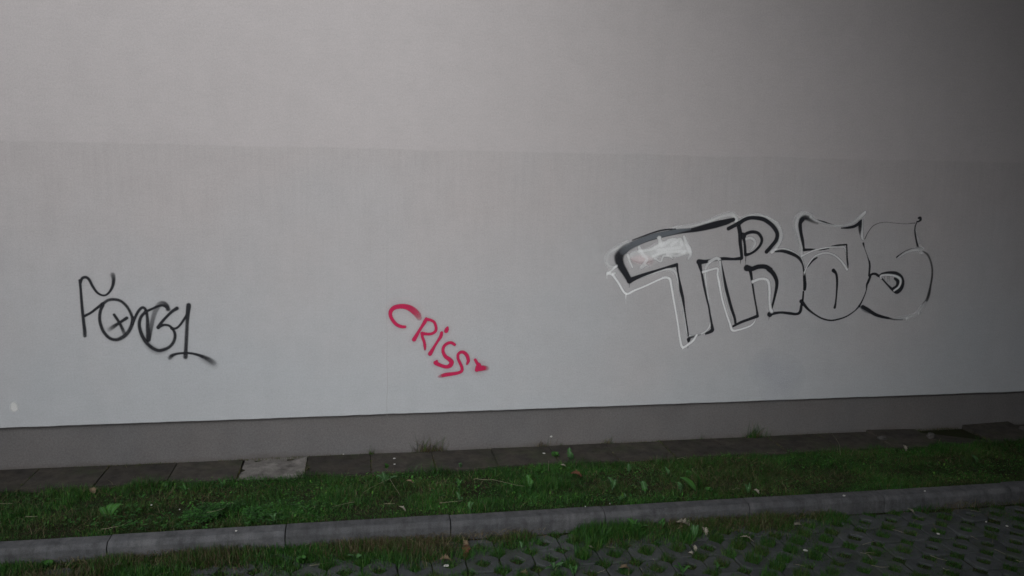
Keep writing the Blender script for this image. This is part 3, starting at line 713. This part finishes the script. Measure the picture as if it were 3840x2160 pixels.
# grit, moss and dry bits in the joint between slabs and plinth and in the slab joints
xa = rng.uniform(-3.2, 6.3, 5200); ya = .030-rng.exponential(.012, 5200)
kj = rng.integers(-2, 18, 2600); xb = S0+.5*kj+rng.normal(0, .006, 2600); yb_ = rng.uniform(-.36, .03, 2600)
pa = rng.random(5200) < np.clip((vnoise(xa*3.0, xa*0, 71)-.35)*2.0, .08, 1); pb = rng.random(2600) < np.clip((vnoise(kj*7.7, yb_*4, 72)-.35)*2.2, .0, 1)
x = np.concatenate([xa[pa], xb[pb]]); y = np.concatenate([ya[pa], yb_[pb]]); n_ = len(x)
t_ = np.where(rng.random((n_, 1)) < .5, DRY[rng.integers(0, 4, n_)]*.75, OLIVE[rng.integers(0, 3, n_)])*rng.uniform(.5, 1.2, (n_, 1))
blades('joint_debris', M['thatch'], x, y, np.full(n_, Z_SLAB-.008), rng.uniform(.010, .030, n_), rng.uniform(.002, .004, n_), np.clip(rng.beta(2, 1.5, n_), .2, .97), rng.uniform(0, 6.3, n_), t_)

# dry cut stalks lying along the kerb foot
N = 9000; x = rng.uniform(-2.6, 4.2, N); y = -YB-.066-rng.exponential(.085, N)
k_ = in_view(x, y, -.1+0*x) & (rng.random(N) < np.clip((vnoise(x*2.4, y*4, 22)-.28)*2.2, .04, 1)*np.where(x < 1.5, 1, .6)) & (y > -2.4); x, y = x[k_], y[k_]; n_ = len(x)
blades('kerb_foot_thatch', M['thatch'], x, y, Z_PAVE+rng.uniform(0, .03, n_), rng.uniform(.03, .10, n_), rng.uniform(.0015, .003, n_), rng.uniform(.8, .97, n_), rng.uniform(0, 6.3, n_), DRY[rng.integers(0, 4, n_)]*rng.uniform(.5, 1.1, (n_, 1)))

# grass and moss in the diamond holes of the pavers
hx, hy = zip(*sorted(set((round(a, 3), round(b_, 3)) for a, b_ in holes)))
X_, Y_, L_, T_ = [], [], [], []
for a, b_ in zip(hx, hy):
    r1 = float(vnoise(np.array([a*3.1]), np.array([b_*3.1]), 30)[0]); r2 = random.random()
    k = int(230*(.25+1.0*r2)*(1 if a < 2.7 else 1.1)); u_ = rng.uniform(-1, 1, k); v_ = rng.uniform(-1, 1, k)
    X_.append(a+(u_+v_)*.5*.060); Y_.append(b_+(u_-v_)*.5*.060)
    L_.append(np.full(k, (.016+.040*r2*r1*1.7)*(1 if a < 2.7 else .48))*rng.uniform(.6, 1.5, k)); T_.append(tints(k, .15+.6*random.random()**2)*(.75+.4*r1))
x, y, L, t_ = np.concatenate(X_), np.concatenate(Y_), np.concatenate(L_), np.concatenate(T_); n_ = len(x)
k_ = in_view(x, y, -.1+0*x); x, y, L, t_ = x[k_], y[k_], L[k_], t_[k_]; n_ = len(x)
blades('paving_grass', M['blade'], x, y, np.full(n_, Z_PAVE-.016), L+.006, rng.uniform(.002, .004, n_), np.clip(rng.beta(2, 2.4, n_), .05, .9), rng.uniform(0, 6.3, n_), t_)

# moss and seedlings creeping over the ribs
N = 90000; x = rng.uniform(-2.4, 5.8, N); y = rng.uniform(-2.85, -YB-.08, N)
k_ = in_view(x, y, -.1+0*x) & (rng.random(N) < np.clip((vnoise(x*5.5, y*7, 51)-np.where(x > 2.5, .40, .48))*2.6, .05, .9)); x, y = x[k_], y[k_]; n_ = len(x)
blades('paving_moss', M['blade'], x, y, np.full(n_, Z_PAVE-.004), rng.uniform(.006, .020, n_), rng.uniform(.002, .004, n_), np.clip(rng.beta(2, 1.6, n_), .1, .95), rng.uniform(0, 6.3, n_), tints(n_, .45)*.85)

# chaff and crumbs over the pavers
N = 2600; x = rng.uniform(-2.3, 5.6, N); y = rng.uniform(-2.75, -YB-.08, N)
k_ = in_view(x, y, -.1+0*x) & (rng.random(N) < .3+.7*vnoise(x*2, y*2, 33)); x, y = x[k_], y[k_]; n_ = len(x)
blades('paving_chaff', M['thatch'], x, y, np.full(n_, Z_PAVE+.002), rng.uniform(.008, .035, n_), rng.uniform(.0012, .0028, n_), np.full(n_, .96), rng.uniform(0, 6.3, n_),
       DRY[rng.integers(0, 4, n_)]*rng.uniform(.4, .95, (n_, 1)))

# small herb leaves mixed into the turf
co, loops, starts, cols = [], [], [], []
for k in range(9000):
    x_, y_ = random.uniform(-3.4, 7), random.uniform(-YB+.02, -.40)
    if vnoise(np.array([x_*3.2]), np.array([y_*4.5]), 61)[0] < random.uniform(.30, .85): continue
    s_ = random.uniform(.008, .022); a = random.uniform(0, 6.3); ca, sa = math.cos(a), math.sin(a); tl = random.uniform(-.3, .8); wd = random.uniform(.22, .42)
    z_ = float(lawn_z(x_, y_))+random.uniform(.014, .045); b0 = len(co); tn = GREENS[random.randrange(5)]*random.uniform(.8, 1.5)
    for (d, w_) in ((0, 0), (.35, -wd), (.75, -wd*.8), (1.1, 0), (.75, wd*.8), (.35, wd)):
        co.append((x_+s_*(d*ca-w_*sa), y_+s_*(d*sa+w_*ca), z_+s_*d*tl)); cols.append((*tn, 1))
    starts.append(len(loops)); loops.extend(range(b0, b0+6))
o = link(bpy.data.objects.new('turf_herbs', big_mesh('turf_herbs', np.array(co), loops, starts, M['blade'], np.array(cols)))); o['kind'] = 'stuff'

# clover patch in front of the kerb's left half
co, loops, starts, cols = [], [], [], []
def clover(cx, cy, cz, s_, yaw, tint):
    for k in range(3):
        a = yaw+k*2.094; b0 = len(co)
        ca, sa = math.cos(a), math.sin(a); tl = random.uniform(-.55, .65)
        for (d, w_) in ((0.1, 0), (.55, -.42), (1.0, -.30), (.92, 0), (1.0, .30), (.55, .42)):
            co.append((cx+s_*(d*ca-w_*sa), cy+s_*(d*sa+w_*ca), cz+s_*d*tl)); cols.append((*tint, 1))
        starts.append(len(loops)); loops.extend(range(b0, b0+6))
for k in range(1500):
    u = random.gauss(760, 170); v = random.uniform(1880, 1995)
    p = hit(u, v, 2, -.03); x_, y_ = p[0], p[1]
    if y_ < -YB+.02 or vnoise(np.array([x_*6]), np.array([y_*6]), 40)[0] < .34: continue
    clover(x_, y_, float(lawn_z(x_, y_))+random.uniform(.018, .065), random.uniform(.011, .019), random.uniform(0, 6.3), np.array((.023, .088, .014))*random.uniform(.5, 1.6))
o = link(bpy.data.objects.new('clover_patch', big_mesh('clover_patch', np.array(co), loops, starts, M['blade'], np.array(cols)))); o['kind'] = 'stuff'

# ================================================================== weeds, each a plant of its own
def leaf_mesh(name, L, W, mat, shape, arch, seed):
    r = random.Random(seed); n_ = 9 if shape == 'dandelion' else 7; V = []; Fc = []
    for i in range(n_+1):
        t = i/n_
        if shape == 'dandelion':
            w_ = W*(.18+.82*math.sin(math.pi*min(1, t*.62+.18))**1.2)*(1.0 if i % 2 else .45)*(1-.35*(t > .95))
            if t < .25: w_ *= .35
        else: w_ = W*max(.05, math.sin(math.pi*min(1, t**.8))**.7)*(1 if t > .12 else .25)
        if i == n_: w_ = W*.06
        yy = L*t*(1-.18*arch*t); zz = L*arch*(math.sin(t*2.3)*.62) if arch >= 0 else L*arch*t
        tw = r.uniform(-.06, .06)*W
        V += [(-w_, yy-(.06*L if shape == 'dandelion' and i % 2 else 0), zz+.28*w_+tw), (0, yy, zz), (w_, yy-(.06*L if shape == 'dandelion' and i % 2 else 0), zz+.28*w_-tw)]
        if i:
            a = 3*(i-1); Fc += [(a, a+1, a+4, a+3), (a+1, a+2, a+5, a+4)]
    me = bpy.data.meshes.new(name); me.from_pydata(V, [], Fc); me.update(); me.materials.append(mat)
    me.polygons.foreach_set('use_smooth', [True]*len(me.polygons)); return me
LM = {}
for key, sh, L, W, mt in (('dandelion', 'dandelion', .115, .017, 'weed'), ('dock', 'dock', .125, .022, 'weed'), ('round', 'dock', .06, .028, 'weed'), ('grey', 'dandelion', .10, .020, 'grey_weed'), ('plantain', 'dock', .085, .016, 'grey_weed')):
    LM[key] = [leaf_mesh('leaf', L*f, W*f, M[mt], sh, ar, k) for k, (f, ar) in enumerate(((1, .55), (.85, .8), (1.1, .35), (.7, 1.0)))]
used_labels = set()
def weed(u, v, kind, n_, label, size=1.0, spread=6.283, yaw=0., up=.5, plane='verge', name='weed', cat='weed', group='broad-leaved weeds in the grass'):
    if plane == 'verge':
        p = hit(u, v, 2, -.08)
        for _ in range(4): p = hit(u, v, 2, float(lawn_z(p[0], p[1]))+.02)
        z0 = p[2]-.012
    else: p = hit(u, v, 2, Z_PAVE+.01); z0 = Z_PAVE-.005
    e = empty(name, (p[0], p[1], z0), 0); tag(e, label, cat, group)
    for k in range(n_):
        o = bpy.data.objects.new('leaf', LM[kind][random.randrange(4)])
        a = yaw+(spread*(k+random.uniform(-.3, .3))/n_ if spread > 5 else random.uniform(-spread/2, spread/2))
        o.rotation_euler = (up*random.uniform(.55, 1.35), random.uniform(-.25, .25), a)
        sc_ = .86*size*random.uniform(.75, 1.15); o.scale = (sc_, sc_, sc_); link(o, e)
    return e
G1, G2 = 'broad-leaved weeds in the grass verge', 'weeds growing between the pavers'
wl = [
 (400, 1940, 'dock', 3, 'dock weed with two long pale blades spread in a V, left in the verge', 1.15, 2.7, 0.0, .22),
 (618, 1822, 'round', 2, 'single round upright leaf beside the open slab joint, left part of verge', 1.2, .7, 3.1, 1.2),
 (700, 1850, 'dandelion', 3, 'small curled weed in front of the fourth slab from the left', .9, 6.3, 0, .8),
 (834, 1830, 'dandelion', 3, 'thin upright weed in front of the crumbling pale slab', .9, 3, 0, 1.0),
 (1026, 1955, 'plantain', 3, 'small weed at the back of the kerb just left of the second kerb joint', .9, 3, 0, .9),
 (1446, 1812, 'grey', 6, 'tall jagged thistle-like weed standing out in the middle of the verge', 1.25, 6.3, .2, 1.0),
 (1450, 1758, 'round', 5, 'round-leaved weed at the slab edge behind the tall jagged weed', .95, 6.3, 0, .7),
 (1728, 1756, 'grey', 3, 'small jagged weed at the slab edge right of the tall thistle-like weed', .9, 3, .3, 1.0),
 (1722, 1838, 'dandelion', 4, 'drooping jagged weed above the paired oval leaves', 1.0, 6.3, 0, .8),
 (1722, 1876, 'plantain', 3, 'two upright oval leaves side by side in the middle of the verge', .95, 1.3, 0.1, 1.1),
 (1762, 1906, 'plantain', 2, 'single oval leaf leaning right against the back of the kerb', .95, .5, -.9, .7),
 (1990, 1830, 'dandelion', 4, 'narrow upright weed left of the brown dead leaf in the grass', 1.1, 2.4, 0.2, 1.1),
 (2085, 1712, 'round', 6, 'bushy green weed on the slab edge left of the tall pale shoot', 1.1, 6.3, .4, .7),
 (2138, 1722, 'grey', 4, 'tall pale jagged shoot rising in front of the dark slabs', 1.15, 1.2, 0.0, 1.25),
 (2359, 1764, 'plantain', 2, 'pale oval leaf standing in the upper part of the verge, right of centre', 1.0, .6, -.2, 1.2),
 (2296, 1832, 'grey', 4, 'leafy weed in the verge left of the thin upright oval leaf', 1.1, 3.4, .4, .8),
 (2342, 1862, 'plantain', 2, 'thin upright oval leaf near the kerb below the leafy weed', .95, .5, 0, 1.2),
 (2322, 1884, 'dandelion', 5, 'dark low weed against the back of the kerb right of the third joint', .9, 6.3, .5, .6),
 (2420, 1846, 'grey', 4, 'weed with leaves swept left, middle of the verge above the fourth joint', 1.05, 2.4, .9, .7),
 (2505, 1774, 'plantain', 2, 'small pale upright leaf far back in the verge right of centre', .75, 1, 0, 1.2),
 (2580, 1780, 'round', 3, 'dull round-leaved weed far back in the verge', .9, 3, 0, .9),
 (2552, 1842, 'grey', 5, 'jagged weed between the left-swept weed and the long dock leaf', 1.05, 4, 0, .9),
 (2612, 1838, 'dock', 2, 'long dock leaf leaning up to the left in the right half of the verge', 1.25, .5, .7, .8),
 (2664, 1842, 'round', 4, 'low flat round-leaved weed right of the long dock leaf', 1.0, 6.3, 0, .45),
 (2803, 1842, 'plantain', 3, 'upright oval-leaved weed close to the kerb on the right', .9, 1.4, 0, 1.0),
]
for (u, v, k, n_, lab, s_, sp, yw, up) in wl: weed(u, v, k, n_, lab, s_, sp, yw, up, group=G1)
for (u, v, k, n_, lab, s_, sp, yw, up) in [
 (8, 2110, 'round', 6, 'bright green weed at the foot of the kerb at the far left edge', 1.3, 6.3, 0, .6),
 (2395, 1992, 'dock', 6, 'large rosette weed against the kerb face right of the fourth joint', 1.0, 6.3, .5, .8),
 (2482, 1978, 'dock', 4, 'smaller broad-leaved weed beside the large rosette at the kerb', .85, 4, .2, .8),
 (2606, 2008, 'plantain', 3, 'broad leaf shading the pavers just right of the big pale dead leaf', 1.05, 1.6, -.6, .5),
 (2270, 2010, 'dandelion', 5, 'low weed between pavers under the third kerb joint', .75, 6.3, 0, .7),
 (2078, 2128, 'plantain', 6, 'flat round-leaved weed filling a paver hole at the bottom centre', .85, 6.3, 0, .35),
 (2150, 2150, 'dandelion', 6, 'spiky weed in a paver hole by the pale twig at the bottom centre', .75, 6.3, .3, .8),
 (1340, 2100, 'grey', 5, 'grey-green weed between the first clear pavers, left of centre', .85, 6.3, 0, .6),
 (1130, 2105, 'round', 7, 'leafy weed mound below the kerb right of the second joint', 1.1, 6.3, .2, .6),
 (180, 2118, 'round', 5, 'small weed cluster at the foot of the kerb near the left edge', .9, 6.3, 0, .5),
 (2560, 2150, 'dandelion', 7, 'bright green weed in a paver hole at the bottom edge right of centre', .9, 6.3, .3, .6),
 (2688, 2138, 'dandelion', 5, 'small spiky weed in the paver hole right of the bright green one', .7, 6.3, 0, .7)]:
    weed(u, v, k, n_, lab, s_, sp, yw, up, plane='pave', group=G2)

# tufts growing in the joint between slabs and plinth, and grass stems on the kerb foot
def tuft(u, v, n_, L, label, dry, plane_z, spread=.05, lean=.45):
    p = hit(u, v, 2, plane_z)
    x = p[0]+rng.normal(0, spread, n_); y = np.minimum(p[1]+rng.normal(0, .014, n_), 0.022)
    # one blade = one strip; built relative to the root so that the thing sits at its own base
    o = blades('grass_tuft', M['blade'], x-p[0], y-p[1], np.zeros(n_), L*(.18+.82*rng.random(n_)**2.2), rng.uniform(.002, .0042, n_), np.clip(rng.beta(1.6, 1.8, n_)*2.1*lean, .05, .93),
               np.where(rng.random(n_) < .5, rng.uniform(2.6, 3.6, n_), rng.uniform(-.5, .5, n_)), tints(n_, dry, DRY*.95), kind=None)
    o.location = p; del_kind(o); return tag(o, label, 'grass tuft', 'tufts growing out of the joint at the foot of the wall')
def del_kind(o):
    if 'kind' in o: del o['kind']
for a in [(1608, 1692, 210, .21, 'wide reddish-brown dry grass tuft at the foot of the wall, centre left', .8, Z_SLAB, .075),
          (1392, 1702, 26, .13, 'single thin grass sprout on the slabs left of the brown tuft', .35, Z_SLAB, .014),
          (2035, 1668, 60, .10, 'brown tuft beside the white spot on the plinth', .75, Z_SLAB, .04),
          (2097, 1660, 12, .08, 'tiny dark sprout right of the white plinth spot', .3, Z_SLAB, .008),
          (2275, 1660, 50, .10, 'dull olive tuft on the slab joint, right of centre', .6, Z_SLAB, .03),
          (2620, 1642, 22, .08, 'small dark tuft on the plinth joint left of the big green tuft', .2, Z_SLAB, .02),
          (2830, 1640, 190, .19, 'big dark green tuft at the foot of the wall on the right', .1, Z_SLAB, .05),
          (1152, 1762, 40, .09, 'yellowish tuft at the right end of the pale slab', .7, Z_SLAB, .010),
          ]:
    tuft(*a)

# ================================================================== dead leaves
def dead_leaf(L, W, mat, curl, seed, lobes=4):
    r = random.Random(seed); V = []; Fc = []; n_ = 2*lobes+1
    for i in range(n_+1):
        t = i/n_; w_ = W*(math.sin(math.pi*min(1, max(0, t*.9+.06)))**.8)*(1 if i % 2 else .55)*r.uniform(.8, 1.2)
        if i == n_: w_ = W*.1
        zz = curl*L*(.5*math.sin(t*3.1+r.uniform(-.2, .2)))
        for s_ in (-1, -.5, 0, .5, 1):
            V.append((s_*w_, L*(t-.5), zz+abs(s_)**1.6*w_*curl*2.2*(1 if s_ > 0 else .7)+r.uniform(-.0016, .0016)))
        if i:
            for k in range(4):
                a = 5*(i-1)+k; Fc.append((a, a+1, a+6, a+5))
    me = bpy.data.meshes.new('dead_leaf'); me.from_pydata(V, [], Fc); me.update(); me.materials.append(mat); return me
def litter(name, me, u, v, z, label, cat, group, yaw, tilt=(0, 0), sc_=1.0, plane='pave'):
    if plane == 'verge':
        p = hit(u, v, 2, -.08)
        for _ in range(4): p = hit(u, v, 2, float(lawn_z(p[0], p[1]))+z)
    elif plane == 'wall': p = hit(u, v, 1, .018)
    else: p = hit(u, v, 2, z)
    o = bpy.data.objects.new(name, me); o.location = p; o.rotation_euler = (tilt[0], tilt[1], yaw); o.scale = (sc_,)*3
    return tag(link(o), label, cat, group)
GL = 'dead leaves lying about'
for k, (u, v, mt, L, W, yaw, tl, lab, pl) in enumerate([
 (2566, 1972, 'pale', .115, .040, 1.2, (.35, .1), 'largest pale dead leaf, crumpled, against the kerb right of centre', 'pave'),
 (2598, 1990, 'pale', .050, .022, .4, (.3, -.2), 'small pale leaf scrap touching the largest pale leaf on its right', 'pave'),
 (2642, 1992, 'pale', .060, .020, .2, (.6, .1), 'narrow pale crumpled leaf right of the largest pale leaf', 'pave'),
 (2800, 2022, 'pale', .085, .017, 1.1, (.2, .3), 'pale curled boat-shaped leaf on the pavers at right', 'pave'),
 (2606, 2056, 'pale', .050, .013, -.2, (.5, 0), 'thin pale leaf standing on end on the pavers', 'pave'),
 (2590, 2076, 'pale', .030, .014, .8, (.1, 0), 'small pale round scrap just below the thin standing leaf', 'pave'),
 (1745, 2040, 'tan', .055, .022, .1, (.6, 0), 'tan leaf tip above the reddish dead leaf under the kerb', 'pave'),
 (1747, 2068, 'brown', .095, .026, -.2, (.5, .1), 'reddish-brown dead leaf upright in the grass under the kerb', 'pave'),
 (1670, 2100, 'tan', .070, .024, 1.4, (.1, 0), 'flat tan dead leaf left of the reddish one', 'pave'),
 (443, 2124, 'pale', .060, .020, 1.7, (.1, .1), 'cream dead leaf below the first kerb joint at left', 'pave'),
 (2342, 2132, 'tan', .060, .022, 1.5, (.2, 0), 'light tan leaf in a paver hole at the bottom, right of centre', 'pave'),
 (1966, 2152, 'tan', .050, .022, .9, (.1, 0), 'tan leaf in a paver hole at the bottom edge, centre', 'pave'),
 (1952, 2042, 'grey_weed', .050, .014, .2, (.8, 0), 'small pale green leaf standing at the edge of the pavers', 'pave'),
 (2212, 2052, 'pale', .035, .010, .9, (.2, 0), 'tiny pale leaf on a grassy clump under the fourth kerb stone', 'pave'),
 (2992, 1972, 'pale', .070, .020, 1.5, (.1, 0), 'pale torn leaf in the dark grass under the kerb at right', 'pave'),
 (3416, 1918, 'pale', .055, .013, .5, (.5, 0), 'dull pale leaf at the kerb foot far right', 'pave'),
 (2160, 1782, 'brown', .085, .035, 1.2, (.2, 0), 'reddish-brown dead leaf lying in the verge right of centre', 'verge'),
 (2836, 1844, 'pale', .045, .017, .6, (.4, 0), 'bright pale little leaf at the back of the kerb on the right', 'verge'),
 (3392, 1680, 'pale', .060, .017, .1, (.9, 0), 'pale leaf standing in the grass near the wall at far right', 'verge'),
 (3652, 1724, 'grey_weed', .090, .030, .2, (.8, .1), 'pale grey-green leaf in the verge at far right', 'verge'),
 (1536, 1808, 'tan', .060, .016, 1.2, (.2, 0), 'tan dead leaf in the verge right of the tall jagged weed', 'verge'),
 (345, 1842, 'tan', .070, .030, .7, (.3, 0), 'tan dead leaf in the verge at left below the second slab joint', 'verge'),
 (2112, 1748, 'pale', .050, .014, 1.3, (.4, 0), 'pale scrap of leaf in the verge under the tall pale shoot', 'verge'),
 (1508, 1908, 'pale', .055, .013, 1.0, (.4, .1), 'pale curled leaf in the verge above the middle kerb stone', 'verge'),
 ]):
    litter('dead_leaf', dead_leaf(L, W, M[mt], .28, 100+k), u, v, Z_PAVE+.012 if pl == 'pave' else .035, lab, 'leaf', GL, yaw, tl, 1.0, pl)

# small white litter: blossom scraps, bird droppings, bits of paper
def chip(seed, L=.018):
    L *= .68
    r = random.Random(seed); bm = bmesh.new(); n_ = 7
    top = [bm.verts.new((L*.5*math.cos(k*6.283/n_)*r.uniform(.7, 1.1), L*.33*math.sin(k*6.283/n_)*r.uniform(.7, 1.1), .003+r.uniform(0, .002))) for k in range(n_)]
    bot = [bm.verts.new((v.co.x*1.05, v.co.y*1.05, -.002)) for v in top]
    bm.faces.new(top)
    for k in range(n_): bm.faces.new((bot[k], bot[(k+1) % n_], top[(k+1) % n_], top[k]))
    me = bpy.data.meshes.new('white_scrap'); bm.to_mesh(me); bm.free(); me.materials.append(M['white']); return me
for k, (u, v, z, L, yaw, lab, pl) in enumerate([
 (886, 1991, 0.002, .020, .3, 'white spot on top of the second kerb stone from the left', 'flat'),
 (1518, 1968, -.012, .010, .3, 'tiny white fleck on the edge of the middle kerb stone', 'flat'),
 (2195, 1900, 0.002, .012, .2, 'white fleck on the kerb left of the fourth joint', 'flat'),
 (2287, 1889, 0.002, .012, .2, 'white fleck at the back of the kerb right of the fourth joint', 'flat'),
 (3165, 1859, 0.003, .034, .1, 'white feather-like scrap on the kerb at right', 'flat'),
 (3468, 1842, 0.003, .022, .1, 'small white scrap on the kerb at far right', 'flat'),
 (1479, 1719, Z_SLAB+.003, .026, .0, 'white scrap on the dark slabs, upper of two', 'flat'),
 (1480, 1741, Z_SLAB+.02, .026, .0, 'white scrap at the grass edge below the other one', 'flat'),
 (2040, 1700, Z_SLAB+.003, .040, .1, 'white scrap with a dark middle on the slabs right of the centre', 'flat'),
 (1110, 1700, Z_SLAB+.004, .030, .1, 'pale scrap at the foot of the plinth above the pale slab', 'flat'),
 (1288, 1703, Z_SLAB+.004, .022, .5, 'whitish pebble at the plinth right of the pale slab', 'flat'),
 (1655, 1686, Z_SLAB+.004, .022, .5, 'white scrap right of the brown tuft', 'flat'),
 (3518, 2002, Z_PAVE+.004, .030, -.5, 'bright white scrap on the dark pavers at far right', 'flat'),
 (3776, 1973, Z_PAVE+.004, .030, -.9, 'white triangular scrap on the pavers near the right edge', 'flat'),
 (3698, 1957, Z_PAVE+.004, .026, .6, 'dull white scrap left of the triangular one', 'flat'),
 (3020, 2064, Z_PAVE+.004, .036, -.6, 'small white stick-like scrap on the pavers at right', 'flat'),
 (1674, 2121, Z_PAVE+.012, .050, -.1, 'white stick-like scrap under the tan leaf at the bottom', 'flat'),
 (568, 1894, 0, .020, .1, 'white blossom in the clover at left', 'verge'),
 (674, 1911, 0, .014, .1, 'second smaller white fleck in the clover at left', 'verge'),
 ]):
    litter('white_scrap', chip(k, L), u, v, z if pl == 'flat' else .045, lab, 'litter', 'white scraps lying about', yaw, (0, 0), 1, 'pave' if pl == 'flat' else 'verge')
e = hit(2067, 1637, 1, .02); o = bpy.data.objects.new('white_scrap', chip(99, .034)); o.location = (e[0], .019, e[2]); o.rotation_euler = (math.pi/2, 0, 0)
tag(link(o), 'white spot stuck on the plinth right of the centre', 'litter', 'white scraps lying about')

# loose stones by the slabs at right
def rock(seed, s_):
    r = random.Random(seed); bm = bmesh.new(); bmesh.ops.create_icosphere(bm, subdivisions=2, radius=1)
    for v in bm.verts:
        f = r.uniform(.8, 1.15); v.co = Vector((v.co.x*s_*f, v.co.y*s_*.7*f, v.co.z*s_*.55*f))
    me = bpy.data.meshes.new('loose_stone'); bm.to_mesh(me); bm.free(); me.materials.append(M['stone']); return me
for k, (u, v, s_, lab) in enumerate([(3308, 1643, .045, 'loose stone chip on the slabs at right'), (3490, 1634, .050, 'dark loose stone by the plinth, right of the stone chip'), (3835, 1612, .060, 'stone at the foot of the wall by the right edge')]):
    litter('loose_stone', rock(k, s_), u, v, Z_SLAB+.015, lab, 'stone', 'loose stones', .3*k)

# ================================================================== dry straws, each a bent stalk
def stalk(pts, r=.0016):
    V, Fc = [], []
    for i, p in enumerate(pts):
        q = np.array(pts[min(i+1, len(pts)-1)])-np.array(pts[max(i-1, 0)]); q = q/(np.linalg.norm(q)+1e-9)
        a = np.cross(q, (0, 0, 1)); a = a/(np.linalg.norm(a)+1e-9) if np.linalg.norm(a) > 1e-4 else np.array((1, 0, 0)); b_ = np.cross(a, q)
        rr = r*(1-.5*i/(len(pts)-1))
        for k in range(4): V.append(np.array(p)+rr*(a*math.cos(k*math.pi/2)+b_*math.sin(k*math.pi/2)))
        if i:
            for k in range(4): Fc.append((4*i-4+k, 4*i-4+(k+1) % 4, 4*i+(k+1) % 4, 4*i+k))
    return V, Fc
def straw(pix, plane, label, group, r=.0012, lift=.0):
    W_ = []
    for (u, v) in pix:
        if plane == 'verge':
            p = hit(u, v, 2, -.05)
            for _ in range(4): p = hit(u, v, 2, float(lawn_z(p[0], p[1]))+.062)
        else: p = hit(u, v, 2, Z_PAVE+.006+lift)
        W_.append(p)
    o0 = np.array(W_[0]); Q = [np.array(W_[0])-o0]
    for i in range(1, len(W_)):
        a, b_ = np.array(W_[i-1])-o0, np.array(W_[i])-o0
        for k in range(1, 4):
            q = a+(b_-a)*k/3; q[2] += .003*random.uniform(-1, 1) if plane == 'verge' else .002*random.random(); Q.append(q)
    V, Fc = stalk(Q, r); o = mesh_ob('straw', V, Fc, M['straw'], loc=tuple(o0)); return tag(o, label, 'straw', group)
GS = 'dry straws in the verge'
for pix, lab in [
 ([(1776, 1798), (1784, 1795), (1850, 1800), (1922, 1816), (1968, 1823)], 'longest pale straw, bent at its left end, across the middle of the verge'),
 ([(1360, 1850), (1390, 1829), (1465, 1795)], 'long straw sloping up to the right beside the tall jagged weed'),
 ([(1463, 1797), (1480, 1825), (1500, 1856)], 'thin straw falling to the right from the tall jagged weed'),
 ([(1330, 1882), (1245, 1900)], 'straight straw lying left of the verge centre near the kerb'),
 ([(1648, 1886), (1735, 1877)], 'straight straw under the paired oval leaves'),
 ([(380, 1984), (440, 1976), (490, 1956)], 'pale twig lying in front of the dock weed at left'),
 ([(0, 1888), (20, 1887), (46, 1890)], 'short white twig at the left edge of the verge'),
 ([(96, 1936), (142, 1936)], 'short straight straw at the left of the verge'),
 ([(1438, 1890), (1482, 1889)], 'short straw in the middle of the verge near the kerb'),
 ([(2540, 1720), (2560, 1716), (2574, 1721)], 'arched straw near the slab edge, right of centre'),
 ([(2746, 1836), (2760, 1830), (2776, 1832)], 'small arched straw close to the kerb at right'),
 ([(3151, 1706), (3149, 1670), (3135, 1645), (3120, 1628)], 'tall bent straw rising at the slab edge on the right'),
 ([(2056, 1766), (2058, 1726)], 'upright straw left of the bushy weed'),
 ([(850, 1888), (872, 1886), (876, 1887)], 'short pale straw in the clover'),
 ([(776, 1922), (840, 1908)], 'thin straw sloping through the clover'),
 ]:
    straw(pix, 'verge', lab, GS)
GP = 'dry straws on the pavers'
for pix, lab in [
 ([(3489, 2083), (3520, 2095), (3552, 2103)], 'long straw pointing down right on the dark pavers, bottom right'),
 ([(3268, 2120), (3300, 2127), (3335, 2126)], 'long pale straw lying flat at the bottom right of the pavers'),
 ([(3226, 2072), (3254, 2078), (3272, 2100)], 'bent straw on the pavers above the long flat one'),
 ([(3246, 2072), (3280, 2074)], 'short brownish straw beside the bent one'),
 ([(3345, 1984), (3392, 1999)], 'straight straw high on the pavers at right'),
 ([(3235, 2042), (3280, 2030)], 'thin straw rising to the right on the pavers'),
 ([(2982, 2116), (3020, 2124)], 'straw sloping down right near the bottom, right of centre'),
 ([(3536, 2130), (3548, 2138), (3562, 2138)], 'short curved straw at the bottom right'),
 ([(3730, 2060), (3770, 2078)], 'straw on the far right pavers'),
 ([(3810, 2101), (3825, 2106), (3840, 2105)], 'curved straw at the lower right edge'),
 ([(3640, 2010), (3668, 2024)], 'short straw on the right pavers'),
 ([(3595, 1880), (3592, 1922)], 'upright pale stalk at the kerb foot on the right'),
 ([(3640, 1914), (3680, 1919)], 'straw lying at the kerb foot on the right'),
 ([(2546, 2005), (2545, 2030)], 'short upright stalk on the pavers below the largest pale leaf'),
 ([(2240, 2148), (2262, 2142), (2272, 2134)], 'pale forked twig at the bottom centre, lower limb'),
 ([(2055, 2126), (2074, 2110)], 'short straw rising right from the round-leaved weed'),
 ([(2448, 2095), (2456, 2105)], 'tiny straw beside a grassy hole'),
 ([(1640, 2036), (1690, 2038)], 'pale straw in the grass left of the reddish leaf'),
 ([(1160, 2122), (1240, 2110)], 'thin straw low on the pavers left of centre'),
 ([(650, 2125), (735, 2132)], 'pale straw in the dry grass at lower left'),
 ([(600, 2152), (670, 2142)], 'lower pale straw in the dry grass at lower left'),
 ([(2275, 2050), (2310, 2054)], 'straw between two grassy holes under the fourth joint'),
 ([(82, 2135), (88, 2114)], 'upright stalk at the kerb foot near the left edge'),
 ]:
    straw(pix, 'pave', lab, GP, r=.0011)
